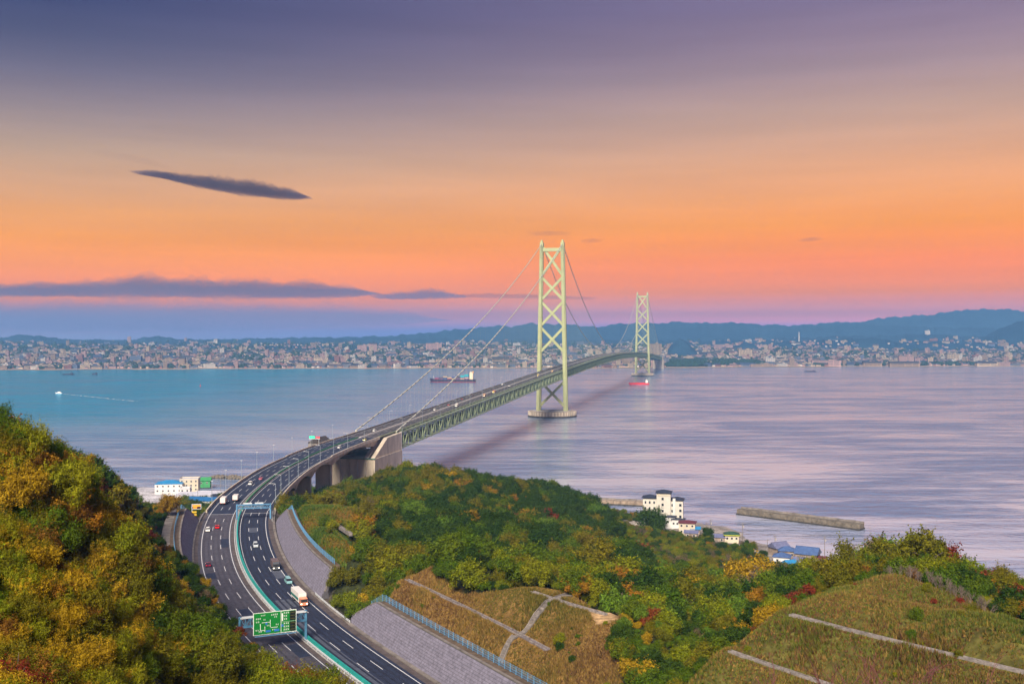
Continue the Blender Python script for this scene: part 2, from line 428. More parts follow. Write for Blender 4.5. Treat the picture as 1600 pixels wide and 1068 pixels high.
def in_poly(px, py, poly):
    px = np.asarray(px); py = np.asarray(py); r = np.zeros(px.shape, bool); n = len(poly)
    for i in range(n):
        (x1, y1), (x2, y2) = poly[i], poly[(i + 1) % n]
        c = ((y1 > py) != (y2 > py)) & (px < (x2 - x1) * (py - y1) / ((y2 - y1) or 1e-9) + x1)
        r ^= c
    return r
def plan(poly):
    """ground outline (x, y, z) seen at photo points with assumed distance -> plan polygon"""
    return [(p[0], p[1]) for p in poly]
# plan outlines of the cleared, grassed cuttings
GRASS_MID = [(-42, 292), (-31, 300), (-20, 300), (-22, 291), (-13, 273), (-6, 268), (2, 265), (8, 262), (14, 258), (24, 244), (26, 232), (22, 222), (22, 205), (20, 190), (6, 214), (-17, 247)]
GRASS_RIGHT = [(46, 205), (62, 212), (76, 210), (88, 196), (92, 178), (92, 160), (96, 120), (70, 110), (46, 146), (26, 178), (24, 184), (36, 184)]
GRASS_GREEN = [(-60, 322), (-74, 355), (-84, 395), (-93, 440), (-96, 474), (-78, 482), (-69, 452), (-60, 410), (-55, 370), (-51, 335)]
SAND = [(16, 253), (22, 250), (25, 241), (24, 229), (19, 229), (17.5, 238), (18.5, 246)]
def _grid_mesh():
    nx, ny = len(GX), len(GY)
    v = np.c_[_gx.ravel(), _gy.ravel(), GZ.ravel()]
    idx = np.arange(nx * ny).reshape(ny, nx)
    f = np.c_[idx[:-1, :-1].ravel(), idx[:-1, 1:].ravel(), idx[1:, 1:].ravel(), idx[1:, :-1].ravel()]
    keep = v[f][:, :, 2].max(1) > -9
    return v, f[keep]
_v, _f = _grid_mesh()
me = np_mesh('hillside', _v, _f, [], smooth=True)
# what covers the ground: forest floor, dry grass, green grass, sand, concrete apron by the harbour
cov = np.zeros((len(_v), 4), np.float32); cov[:, :] = (0.022, 0.026, 0.010, 1)
X, Y_, Z_ = _v[:, 0], _v[:, 1], _v[:, 2]
def paint(mask, c): cov[mask, :3] = c
paint(in_poly(X, Y_, GRASS_GREEN), (0.055, 0.085, 0.014))
paint(in_poly(X, Y_, GRASS_MID), (0.15, 0.088, 0.028))
paint(in_poly(X, Y_, GRASS_RIGHT), (0.080, 0.072, 0.018))
paint(in_poly(X, Y_, SAND), (0.48, 0.31, 0.16))
_d, _a = near_road(X, Y_)
paint((np.abs(_d) < 19) & (_a < A_ROAD_END + 4), (0.075, 0.06, 0.055))
paint((Z_ < 4.5) & (Y_ > 480), (0.24, 0.21, 0.19))
paint((Z_ < 4.5) & (Y_ > 700) & (X < -140), (0.42, 0.40, 0.42))
at = me.color_attributes.new('cover', 'FLOAT_COLOR', 'POINT')
at.data.foreach_set('color', cov.ravel())
m, t, b, out = node_mat('hill_ground'); n, l = t.nodes.new, t.links.new
ca = n('ShaderNodeVertexColor'); ca.layer_name = 'cover'
c = n('ShaderNodeTexCoord')
res = ca.outputs['Color']
for sc_, lo_, hi_ in ((.09, .6, 1.45), (.8, .55, 1.5)):
    a1 = n('ShaderNodeTexNoise'); a1.inputs['Scale'].default_value = sc_; a1.inputs['Detail'].default_value = 6; l(c.outputs['Object'], a1.inputs['Vector'])
    r1 = n('ShaderNodeMapRange'); r1.inputs['From Min'].default_value = .3; r1.inputs['From Max'].default_value = .7; r1.inputs['To Min'].default_value = lo_; r1.inputs['To Max'].default_value = hi_
    l(a1.outputs['Fac'], r1.inputs['Value'])
    vs = n('ShaderNodeVectorMath'); vs.operation = 'SCALE'; l(res, vs.inputs[0]); l(r1.outputs[0], vs.inputs['Scale']); res = vs.outputs[0]
bp = n('ShaderNodeBump'); bp.inputs['Strength'].default_value = .6; bp.inputs['Distance'].default_value = .4
l(a1.outputs['Fac'], bp.inputs['Height']); l(bp.outputs[0], b.inputs['Normal'])
l(res, b.inputs['Base Color']); b.inputs['Roughness'].default_value = .95; b.inputs['Specular IOR Level'].default_value = .1
me.materials.append(m)
hill = tag(link('hillside', me), 'steep coastal hillside with forest floor, dry grass cuttings and road shelf', kind='structure')

# ================================================================== sea
m, t, b, out = node_mat('sea_water'); n, l = t.nodes.new, t.links.new
c = n('ShaderNodeTexCoord')
def noise(scale, stretch, detail=4, rough=.55, rot=0.0, dist=0.0):
    mp_ = n('ShaderNodeMapping'); mp_.inputs['Scale'].default_value = stretch; mp_.inputs['Rotation'].default_value = (0, 0, rot)
    l(c.outputs['Object'], mp_.inputs[0])
    a = n('ShaderNodeTexNoise'); a.inputs['Scale'].default_value = scale; a.inputs['Detail'].default_value = detail; a.inputs['Roughness'].default_value = rough
    a.inputs['Distortion'].default_value = dist
    l(mp_.outputs[0], a.inputs['Vector']); return a.outputs['Fac']
def remap(v, a, b_, lo, hi):
    r = n('ShaderNodeMapRange'); r.inputs['From Min'].default_value = a; r.inputs['From Max'].default_value = b_
    r.inputs['To Min'].default_value = lo; r.inputs['To Max'].default_value = hi; l(v, r.inputs['Value']); return r.outputs[0]
def math2(op, u, v):
    r = n('ShaderNodeMath'); r.operation = op
    for i, q in enumerate((u, v)):
        if isinstance(q, (int, float)): r.inputs[i].default_value = q
        else: l(q, r.inputs[i])
    return r.outputs[0]
swell = noise(.16, (1, 1.0, 1), 3, .5, rad(14))
chop = noise(.55, (1, 1.0, 1), 3, .6, rad(-8))
slick = noise(.0026, (1, 2.0, 1), 6, .62, rad(6), 1.2)       # current streaks and wind lanes
slick2 = noise(.010, (.35, 2.4, 1), 5, .65, rad(-4), .8)
sl = math2('ADD', math2('MULTIPLY', slick, .58), math2('MULTIPLY', slick2, .42))
bpw = n('ShaderNodeBump'); bpw.inputs['Distance'].default_value = 1.0
roll = noise(.045, (.7, 1.25, 1), 4, .6, rad(9))
l(math2('ADD', math2('MULTIPLY', roll, 7.0), math2('ADD', math2('MULTIPLY', swell, 2.0), math2('MULTIPLY', chop, .55))), bpw.inputs['Height'])
l(remap(sl, .42, .58, .10, .62), bpw.inputs['Strength'])
wc = n('ShaderNodeMix'); wc.data_type = 'RGBA'
wc.inputs['A'].default_value = (0.44, 0.45, 0.57, 1); wc.inputs['B'].default_value = (0.13, 0.19, 0.33, 1)
l(remap(sl, .44, .56, 0, 1), wc.inputs['Factor'])
sxw = n('ShaderNodeSeparateXYZ'); l(c.outputs['Object'], sxw.inputs[0])
deep = math2('MULTIPLY', remap(math2('ADD', sxw.outputs['X'], math2('MULTIPLY', slick, 1400)), 780, -150, 0, 1), remap(sxw.outputs['Y'], 1100, 1750, .30, 1))   # teal share, rising to the left and farther out
wd = n('ShaderNodeMix'); wd.data_type = 'RGBA'; wd.inputs['B'].default_value = (0.010, 0.30, 0.46, 1)
l(wc.outputs['Result'], wd.inputs['A']); l(deep, wd.inputs['Factor'])
tn = n('ShaderNodeMix'); tn.data_type = 'RGBA'; tn.inputs['A'].default_value = (.84, .90, 1.0, 1); tn.inputs['B'].default_value = (.30, .60, .86, 1)
l(deep, tn.inputs['Factor'])
df = n('ShaderNodeBsdfDiffuse'); gl = n('ShaderNodeBsdfGlossy'); fr = n('ShaderNodeFresnel'); mxs = n('ShaderNodeMixShader')
fr.inputs['IOR'].default_value = 1.55; gl.inputs['Roughness'].default_value = .13
l(wd.outputs['Result'], df.inputs['Color']); l(tn.outputs['Result'], gl.inputs['Color'])
for q in (df, gl, fr): l(bpw.outputs[0], q.inputs['Normal'])
l(math2('MINIMUM', fr.outputs[0], .86), mxs.inputs['Fac']); l(df.outputs[0], mxs.inputs[1]); l(gl.outputs[0], mxs.inputs[2]); l(mxs.outputs[0], out.inputs['Surface'])
t.nodes.remove(b)
xs = np.linspace(-9000, 9000, 40); ys = np.r_[np.linspace(-200, 2000, 30), np.linspace(2200, 9000, 20)]
gx, gy = np.meshgrid(xs, ys)
idx = np.arange(gx.size).reshape(gx.shape)
sea = link('sea', np_mesh('sea', np.c_[gx.ravel(), gy.ravel(), np.zeros(gx.size)], np.c_[idx[:-1, :-1].ravel(), idx[:-1, 1:].ravel(), idx[1:, 1:].ravel(), idx[1:, :-1].ravel()], m))
tag(sea, 'wide rippled strait reflecting the sunset in pink and teal streaks', kind='structure')

# ================================================================== far shore
def shoreY(u):
    px = 800 + u * FPX
    return np.interp(px, [-400, 0, 400, 800, 1000, 1040, 1200, 1600, 2000], [4300, 4360, 4560, 4630, 4640, 4700, 4850, 4960, 5050]) + 30 * np.sin(u * 60) + 18 * np.sin(u * 143)
RIDGES = [  # distance, width, crest as photo points
 (7000, 420, [(-500, 541), (-50, 540), (120, 538), (330, 538), (380, 543), (460, 552), (2000, 560)]),
 (8300, 500, [(-500, 531), (-120, 529), (0, 528), (18, 524), (40, 523.4), (66, 525), (100, 529.5), (150, 531), (205, 531), (225, 526), (245, 523.6), (265, 527), (290, 531), (380, 529), (480, 527.5), (620, 527), (760, 530), (2200, 540)]),
 (9000, 700, [(-500, 540), (480, 534), (600, 527), (640, 522), (680, 519), (715, 515), (740, 513), (770, 508.5), (800, 509), (830, 504), (862, 505), (900, 507), (932, 512), (960, 506), (1000, 504), (1030, 505), (1070, 501), (1080, 505), (1100, 503), (1120, 506), (1140, 502), (1170, 505), (1200, 507), (1240, 508), (1300, 503), (1340, 502), (1380, 507), (1480, 512), (2200, 520)]),
 (9900, 700, [(-500, 545), (1300, 512), (1345, 503), (1365, 497), (1400, 495), (1430, 492.5), (1460, 490.5), (1500, 485), (1530, 484), (1565, 482.8), (1590, 484), (1640, 490), (1800, 500), (2200, 505)]),
 (7100, 520, [(-500, 560), (1480, 543), (1530, 528), (1550, 519), (1575, 508), (1592, 502), (1620, 500), (1680, 512), (1800, 525), (2200, 540)]),
 (5700, 160, [(-500, 580), (1035, 560), (1047, 540), (1062, 530), (1072, 531), (1085, 545), (1095, 560), (2200, 580)]),
 (6500, 300, [(-500, 580), (1100, 560), (1150, 537), (1200, 532), (1250, 535), (1280, 532), (1320, 529), (1370, 528), (1400, 534), (1480, 533), (1540, 534), (1600, 540), (2200, 550)]),
 (7700, 420, [(-500, 545), (500, 541), (640, 536), (760, 533), (900, 531), (1000, 532), (1100, 534), (1300, 525), (1380, 524), (1450, 522), (1520, 525), (1600, 530), (2200, 535)]),
]
def far_h(u, Y):
    u = np.asarray(u, float); Y = np.asarray(Y, float)
    e = Y - shoreY(u)
    base = np.interp(e, [-60, -5, 0, 60, 400, 900, 1900, 3400, 6000, 20000], [-6, -1.5, .8, 5, 21, 47, 80, 104, 118, 125])
    base = base + np.clip(e / 400, 0, 1) * (8 * wob(u * Y, Y, 310) + 5 * wob(u * Y + 99, Y, 120))
    z = base
    rid = np.zeros(base.shape)
    px = 800 + u * FPX
    for Yr, w, pr in RIDGES:
        pxs, pys = zip(*pr)
        zr = CAMZ + (YH - np.interp(px, pxs, pys)) * Yr / FPX + (w / 130) * wob(u * 9000, Y, 260) * .6
        zr = zr + Yr * .0009 * (wob(u * 5200, u * 800 + Yr, 19) + .6 * wob(u * 9700 + Yr, Y * .05, 13) + .35 * wob(u * 21000, Y * .03, 11))
        h = zr * np.exp(-((Y - Yr) / w) ** 2)
        rid = np.maximum(rid, h - base)
        z = np.maximum(z, h)
    return z, rid
us = np.linspace(-.75, .75, 820); es = np.r_[-60, -20, -4, 4, 14, 45, 100, np.geomspace(160, 7000, 130)]
gu, ge = np.meshgrid(us, es); gY = shoreY(gu) + ge
gz_, grid_r = far_h(gu, gY)
idx = np.arange(gu.size).reshape(gu.shape)
m, t, b, out = node_mat('far_land_haze_blue'); n, l = t.nodes.new, t.links.new
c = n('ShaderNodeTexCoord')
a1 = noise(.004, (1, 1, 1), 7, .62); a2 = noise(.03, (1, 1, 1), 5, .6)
x1 = n('ShaderNodeMix'); x1.data_type = 'RGBA'; x1.inputs['A'].default_value = (.011, .034, .068, 1); x1.inputs['B'].default_value = (.022, .055, .095, 1)  # blue in these forest colours stands in for distant haze
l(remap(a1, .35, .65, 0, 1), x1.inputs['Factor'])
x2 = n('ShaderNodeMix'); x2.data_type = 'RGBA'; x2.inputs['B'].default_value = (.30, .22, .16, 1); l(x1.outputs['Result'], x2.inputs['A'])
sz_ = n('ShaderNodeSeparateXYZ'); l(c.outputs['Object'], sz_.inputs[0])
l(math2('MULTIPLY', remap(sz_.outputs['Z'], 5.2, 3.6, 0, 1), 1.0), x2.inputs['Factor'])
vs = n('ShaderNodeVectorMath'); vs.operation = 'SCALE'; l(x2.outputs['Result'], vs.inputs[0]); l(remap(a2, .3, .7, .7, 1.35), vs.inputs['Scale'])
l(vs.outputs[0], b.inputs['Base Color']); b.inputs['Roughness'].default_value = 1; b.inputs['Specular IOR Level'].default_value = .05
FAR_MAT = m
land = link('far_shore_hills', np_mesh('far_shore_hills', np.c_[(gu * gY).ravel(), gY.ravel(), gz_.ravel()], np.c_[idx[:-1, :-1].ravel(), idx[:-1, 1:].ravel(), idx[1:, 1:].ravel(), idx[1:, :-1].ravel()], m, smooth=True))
tag(land, 'far coast rising from a sandy beach to wooded hills and blue mountains', kind='structure')

# ================================================================== air
hb = MB().box((0, 6000, 222), (26000, 12600, 448))
m = bpy.data.materials.new('haze'); m.use_nodes = True; t = m.node_tree; t.nodes.clear()
out = t.nodes.new('ShaderNodeOutputMaterial'); pv = t.nodes.new('ShaderNodeVolumePrincipled')
pv.inputs['Color'].default_value = (.22, .52, 1.0, 1); pv.inputs['Density'].default_value = HAZE = 8.5e-5; pv.inputs['Anisotropy'].default_value = 0.0
t.links.new(pv.outputs[0], out.inputs['Volume'])
haze = tag(hb.build('haze', m), 'thin blue evening haze over the strait', kind='stuff')
haze.display_type = 'WIRE'

# ================================================================== clouds (far beyond the haze)
m = bpy.data.materials.new('cloud'); m.use_nodes = True; t = m.node_tree; t.nodes.clear()
out = t.nodes.new('ShaderNodeOutputMaterial'); pv = t.nodes.new('ShaderNodeVolumePrincipled')
pv.inputs['Color'].default_value = (.10, .085, .16, 1); pv.inputs['Density'].default_value = .0016; pv.inputs['Anisotropy'].default_value = .2
t.links.new(pv.outputs[0], out.inputs['Volume'])
CLOUD_MAT = m
def cloud(name, top, bot, label, Yc, dens, depth=1500, rough=.12, seed=0, vap=(.10, .085, .16)):
    """one closed body between an upper and a lower outline (given as photo points), lens-shaped in depth"""
    m2 = CLOUD_MAT.copy(); m2.name = 'cloud_vapour'; m2.node_tree.nodes['Principled Volume'].inputs['Color'].default_value = (*vap, 1); m2.node_tree.nodes['Principled Volume'].inputs['Density'].default_value = dens
    k = Yc / FPX; nu, nv = 240, 15
    x0, x1 = max(top[0][0], bot[0][0]), min(top[-1][0], bot[-1][0])
    ux = np.linspace(x0, x1, nu)
    def sm(pts):
        y = np.interp(np.linspace(x0, x1, nu), *zip(*pts))
        for _ in range(2): y = np.convolve(np.pad(y, 6, mode='edge'), np.ones(13) / 13, 'valid')
        return y
    yt, yb = sm(top), sm(bot); th = np.maximum(yb - yt, .2)
    r = np.random.default_rng(seed); s = np.linspace(0, 1, nu)
    vs = []
    for side in (0, 1):
        for j in range(nv):
            v = -1 + 2 * j / (nv - 1); c_ = math.sqrt(max(0, 1 - v * v)) ** 1.3
            rg_ = sum(math.pow(.74, q) * np.sin(2 * np.pi * s * f + 5.1 * v * (q + 1) + r.uniform(0, 6)) for q, f in enumerate((4, 9, 17, 29, 43, 61)))
            mid = yt * .45 + yb * .55
            edge = np.minimum(1, np.minimum(s, 1 - s) / .06) ** .7
            h_ = (mid - yt if side == 0 else yb - mid) * (1 + (rough if side == 0 else rough * .5) * rg_) * c_ * edge
            yy = mid - h_ if side == 0 else mid + h_
            Yd = Yc + v * depth
            for a_, b_ in zip(ux, yy): vs.append(((a_ - 800) * k, Yd, CAMZ - (b_ - YH) * k))
    vs = np.array(vs); fs = []
    for side in (0, 1):
        o = side * nu * nv
        for j in range(nv - 1):
            for i in range(nu - 1):
                f = (o + j * nu + i, o + j * nu + i + 1, o + (j + 1) * nu + i + 1, o + (j + 1) * nu + i); fs.append(f if side == 0 else f[::-1])
    o = nu * nv                                   # stitch the rim
    rim = [i for i in range(nu)] + [j * nu + nu - 1 for j in range(1, nv)] + [(nv - 1) * nu + i for i in range(nu - 2, -1, -1)] + [j * nu for j in range(nv - 2, 0, -1)]
    for a_, b_ in zip(rim, rim[1:] + rim[:1]): fs.append((a_, a_ + o, b_ + o, b_))
    return tag(link(name, np_mesh(name, vs, np.array(fs), m2, smooth=True)), label, 'cloud')
def zz5(*pts): return [(x * .5625, 220 + y * .5625) for x, y in pts]
cloud('cloud', zz5((362, 87), (430, 84), (500, 93), (560, 99), (640, 106), (720, 117), (800, 133), (866, 157)), zz5((362, 88), (450, 104), (520, 122), (600, 139), (680, 152), (760, 160), (820, 163), (866, 159)),
      'dark purple lens-shaped cloud alone in the orange sky', 24000, .0040, 330, .3, 1)
cloud('cloud', [(138, 238), (190, 243), (260, 256)], [(138, 239), (190, 248), (260, 260)], 'thin wispy streak of cloud above the dark lens-shaped cloud', 24000, .00012, 800, .3, 2)
cloud('cloud', zz5((-300, 400), (0, 400), (100, 400), (150, 393), (260, 394), (330, 381), (430, 378), (520, 387), (600, 384), (700, 390), (800, 396), (870, 392), (960, 403), (1060, 420)),
      zz5((-300, 432), (0, 432), (300, 434), (600, 437), (880, 438), (1060, 430)), 'long blue-grey cloud bank lying low over the left horizon', 26000, .0012, 800, .34, 3, (.16, .22, .36))
cloud('cloud', zz5((1030, 434), (1060, 426), (1130, 421), (1210, 411), (1250, 424), (1300, 430)), zz5((1030, 436), (1100, 440), (1200, 439), (1300, 434)), 'small blue-grey cloud between the long bank and the near tower', 26000, .0009, 900, .4, 4, (.11, .20, .36))
cloud('cloud', zz5((1270, 428), (1350, 424), (1480, 427), (1660, 436)), zz5((1270, 432), (1350, 436), (1480, 438), (1660, 440)), 'faint grey streak of cloud behind the near bridge tower', 26000, .0004, 900, .2, 5)
cloud('cloud', zz5((-500, 452), (0, 449), (200, 446), (420, 446), (620, 449), (760, 459), (900, 456), (1090, 474), (1250, 490)), zz5((-500, 530), (0, 530), (500, 530), (900, 520), (1250, 505)), 'broad pale blue cloud layer just above the left hills', 30000, .00034, 1200, .3, 6, (.30, .36, .54))
cloud('cloud', [(1250, 374), (1266, 371.5), (1282, 374)], [(1250, 375), (1266, 376), (1282, 375)], 'tiny grey cloud fleck high over the right shore', 24000, .0006, 500, .2, 7)
cloud('cloud', [(822, 365), (850, 362), (892, 364)], [(822, 366), (850, 367), (892, 366)], 'tiny wispy cloud just above the near tower top', 24000, .0004, 500, .3, 8)
cloud('cloud', [(908, 376), (925, 373.5), (942, 376)], [(908, 377), (925, 378), (942, 377)], 'tiny cloud fleck to the right of the near tower top', 24000, .0005, 500, .2, 9)
# ================================================================== materials for built things
M = {}
M['asphalt_old'] = mat('asphalt_old', (.072, .067, .088), .85, .22, .35, bump=.1)
M['asphalt_new'] = mat('asphalt_new', (.020, .027, .056), .8, .18, .35, bump=.1)
M['asphalt_patch'] = mat('asphalt_patch', (.075, .085, .12), .85, .15, .5)
M['shoulder'] = mat('shoulder', (.095, .075, .075), .9, .25, .3)
M['paint'] = mat('road_paint', (.62, .62, .63), .6, .12, 1.2)
M['conc'] = mat('concrete', (.46, .40, .35), .85, .16, .12, bump=.15)
M['conc_pale'] = mat('pale_concrete', (.40, .37, .36), .8, .12, .3)
M['conc_dark'] = mat('weathered_concrete', (.20, .175, .16), .9, .3, .25, bump=.2)
M['conc_warm'] = mat('stained_concrete', (.55, .47, .37), .85, .24, .12, bump=.15, stretch=(1, 1, .25))
M['block'] = mat('retaining_block', (.185, .172, .23), .85, .22, .9, bump=.3)
M['block_joint'] = mat('block_mortar', (.10, .095, .11), .95, .2, .8)
M['soil'] = mat('soil', (.12, .085, .06), .95, .3, .6)
M['teal'] = mat('teal_barrier', (.02, .30, .27), .55, .12, .6)
M['green_bar'] = mat('green_barrier', (.02, .19, .075), .6, .15, .4)
M['lamp_metal'] = mat('lamp_metal', (.30, .36, .42), .5, .1, .8)
M['white_metal'] = mat('white_metal', (.55, .58, .61), .45, .08, .8)
M['blue_metal'] = mat('pale_blue_metal', (.10, .25, .43), .45, .12, .8)
M['gantry'] = mat('blue_grey_steel', (.07, .20, .33), .5, .15, .6)
M['tower'] = mat('pale_green_steel', (.37, .40, .20), .55, .07, .06)
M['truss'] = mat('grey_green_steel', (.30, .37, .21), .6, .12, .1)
M['truss_in'] = mat('shade_darkened_steel', (.11, .15, .09), .6, .12, .1)  # truss steel coloured darker to stand for shade on inner and far members
M['chord'] = mat('light_green_chord', (.36, .43, .25), .6, .1, .1)
M['cable'] = mat('cable_sheath', (.52, .52, .44), .5, .08, .2)
M['cable_dark'] = mat('cable_band', (.17, .17, .15), .6, .1, .3)
M['deck_dark'] = mat('deck_asphalt', (.060, .052, .060), .85, .2, .12)
M['caisson'] = mat('caisson_concrete', (.36, .29, .22), .85, .2, .12)
M['near_black'] = mat('wet_and_shade_dark_concrete', (.05, .045, .04), .6, .3, .3)
M['glass'] = mat('dark_glass', (.02, .024, .03), .12, .1, 1.0, spec=.6)
M['tyre'] = mat('rubber', (.018, .018, .02), .85, .1, 2)
M['rim'] = mat('wheel_metal', (.45, .45, .47), .35, .1, 3, metal=.8)
M['head'] = mat('headlight_lit', (1.0, .86, .62), .3, .03, 2, emit=6.0)
M['tail'] = mat('tail_light', (.45, .01, .012), .3, .06, 2, emit=.6)

A0 = 4.0
def strip(a0, a1, d0, d1, dz, step=5.0, thick=None):
    n_ = max(2, int((a1 - a0) / step) + 1)
    aa = np.linspace(a0, a1, n_)
    f0 = d0 if callable(d0) else (lambda a: d0); f1 = d1 if callable(d1) else (lambda a: d1)
    mb = MB(); vs = []
    for a in aa: vs += [road(a, f0(a), dz), road(a, f1(a), dz)]
    fs = [(2 * i, 2 * i + 1, 2 * i + 3, 2 * i + 2) for i in range(n_ - 1)]
    mb.add(vs, fs)
    return mb
def ribbon(a0, a1, prof, step=5.0, mi=0, mb=None, closed=True, caps=True):
    """sweep a closed (d, dz) profile along the road line"""
    mb = mb or MB(); n_ = max(2, int(abs(a1 - a0) / step) + 1); vs = []
    for a in np.linspace(a0, a1, n_): vs += [road(a, d, z) for d, z in (prof(a) if callable(prof) else prof)]
    k = len(vs) // n_
    fs = [(i * k + j, i * k + (j + 1) % k, (i + 1) * k + (j + 1) % k, (i + 1) * k + j) for i in range(n_ - 1) for j in range(k if closed else k - 1)]
    if caps and closed: fs += [tuple(range(k - 1, -1, -1)), tuple((n_ - 1) * k + j for j in range(k))]
    return mb.add(vs, fs, mi)

# ================================================================== highway on the hillside
LI, LO, RI, RO = -2.6, -13.3, 1.6, 12.2      # edge lines, metres from the median
A_JOINT = aY(478)
hw = tag(strip(A0, A_ROAD_END, -16.6, 15.6, 0).build('highway', M['shoulder']), 'curving six-lane highway with dark asphalt and white lane lines', kind='structure')
strip(A0, A_JOINT, -14.6, LI + .5, .01).build('carriageway', M['asphalt_old'], hw)
strip(A_JOINT, A_ROAD_END, -14.6, LI + .5, .01).build('carriageway', M['asphalt_new'], hw)
strip(A0, A_ROAD_END, RI - .3, 13.3, .01).build('carriageway', M['asphalt_new'], hw)
strip(A0, aY(318), RI + .6, 4.9, .016).build('asphalt_patch', M['asphalt_patch'], hw)
strip(aY(309), aY(318), 4.9, 12.0, .016).build('asphalt_patch', M['asphalt_patch'], hw)
strip(A_JOINT - .25, A_JOINT + .25, -14.6, LI - .1, .022, .25).build('road_joint', M['paint'], hw)
strip(A_JOINT - .25, A_JOINT + .25, RI, 13.3, .022, .25).build('road_joint', M['paint'], hw)
TRACK = mat('tyre_worn_asphalt', (.058, .054, .073), .75, .3, .5); TRACK2 = mat('tyre_worn_new_asphalt', (.0185, .0225, .042), .7, .3, .5)
for d in (-11.5, -7.9, -4.4, 3.35, 6.9, 10.4):
    for k in (-.85, .85):
        strip(A0, A_JOINT if d < 0 else A_ROAD_END, d + k - .32, d + k + .32, .014 if d < 0 else .0195, 4).build('tyre_track', TRACK if d < 0 else TRACK2, hw)
for Yp, d0_, d1_, ln_ in ((300, -9.6, -6.2, 14), (352, -13.2, -9.8, 9), (402, -6.0, -3.0, 18), (430, 5.2, 8.6, 11), (345, 8.8, 12.1, 16), (265, -6.0, -3.0, 12)):
    strip(aY(Yp), aY(Yp) + ln_, d0_, d1_, .0175 if d0_ < 0 else .0215, 3).build('asphalt_patch', M['asphalt_new'] if d0_ < 0 else M['asphalt_patch'], hw)
for Yp in (272, 295, 318, 338, 362, 388, 418, 447): strip(aY(Yp), aY(Yp) + .18, -14.5, LI + .4, .0165, .2).build('pavement_seam', M['near_black'], hw)
for d in (LI, LO, RI, RO):
    strip(A0, A_ROAD_END, d - .13, d + .13, .024, 3).build('edge_line', M['paint'], hw)
LANES = [-6.1, -9.7, 5.1, 8.7]
for d in LANES:
    for a in np.arange(A0 + (3 if d > 0 else 9), A_ROAD_END - 8, 20):
        strip(a, a + 8, d - .11, d + .11, .024, 2.5).build('lane_dash', M['paint'], hw)
def pair(parent, name, prof, a0, a1, m, step=4.0):
    return ribbon(a0, a1, prof, step).build(name, m, parent)
pair(hw, 'gutter', [(-16.9, .0), (-16.0, .0), (-16.0, .25), (-16.9, .25)], A0, A_ROAD_END, M['conc_dark'])
pair(hw, 'gutter', [(15.2, .0), (16.2, .0), (16.2, .3), (15.2, .3)], A0, A_ROAD_END, M['conc_dark'])
pair(hw, 'median_strip', [(-.8, .02), (.9, .02), (.9, .18), (-.8, .18)], A0, A_ROAD_END, M['conc_pale'])
# central barrier: one fence of many teal panels
def barrier(a0, a1, m, label, step):
    r0 = road(a0)
    t = empty('median_barrier', r0)
    tag(t, label, 'barrier')
    def rel(mb):
        mb.v = [(x - r0.x, y - r0.y, z - r0.z) for x, y, z in mb.v]; return mb
    for a in np.arange(a0, a1 - step, step):
        rel(ribbon(a + .12, a + step - .12, [(.1, .5), (.8, .5), (.7, 1.35), (.2, 1.35)], step)).build('barrier_panel', m, t)
    rel(ribbon(a0, a1, [(-.1, .18), (.9, .18), (.75, .55), (.05, .55)], 5)).build('barrier_base', M['white_metal'], t)
    if m is M['teal']:
        k = 0
        for a in np.arange(a0, a1 - 3, 4.0):
            p = MB().tube([road(a, -.75, .15), road(a, -.75, 1.0)], .07, 6); rel(p).build('guard_post', M['white_metal'], t)
        rel(ribbon(a0, a1, [(-.81, .75), (-.69, .75), (-.69, 1.0), (-.81, 1.0)], 4)).build('guard_rail', M['white_metal'], t)
    return t
barrier(A0, A_ROAD_END, M['teal'], 'teal median barrier panels beside a white rail on the curving highway', 4.0)

# guard rail on the open stretch between the two right-hand walls
def guardrail(a0, a1, d, label):
    r0 = road(a0, d); t = tag(empty('guard_rail', r0), label, 'guard rail')
    def rel(mb): mb.v = [(x - r0.x, y - r0.y, z - r0.z) for x, y, z in mb.v]; return mb
    for a in np.arange(a0, a1, 4.0):
        rel(MB().box(road(a, d, .5), (.14, .14, 1.0), heading(a))).build('post', M['white_metal'], t)
    for z in (.55, .9):
        rel(ribbon(a0, a1, [(d - .09, z - .14), (d - .17, z), (d - .09, z + .14), (d - .03, z)], 4)).build('rail', M['white_metal'], t)
guardrail(aY(286), aY(319), 15.9, 'white guard rail on the gap between the two right retaining walls')
guardrail(aY(455), aY(482), 15.0, 'white guard rail at the far end of the middle retaining wall')
guardrail(aY(458), aY(482), -16.2, 'white guard rail below the orange message board')
guardrail(aY(262), aY(328), -16.4, 'white guard rail along the left verge near the green sign')

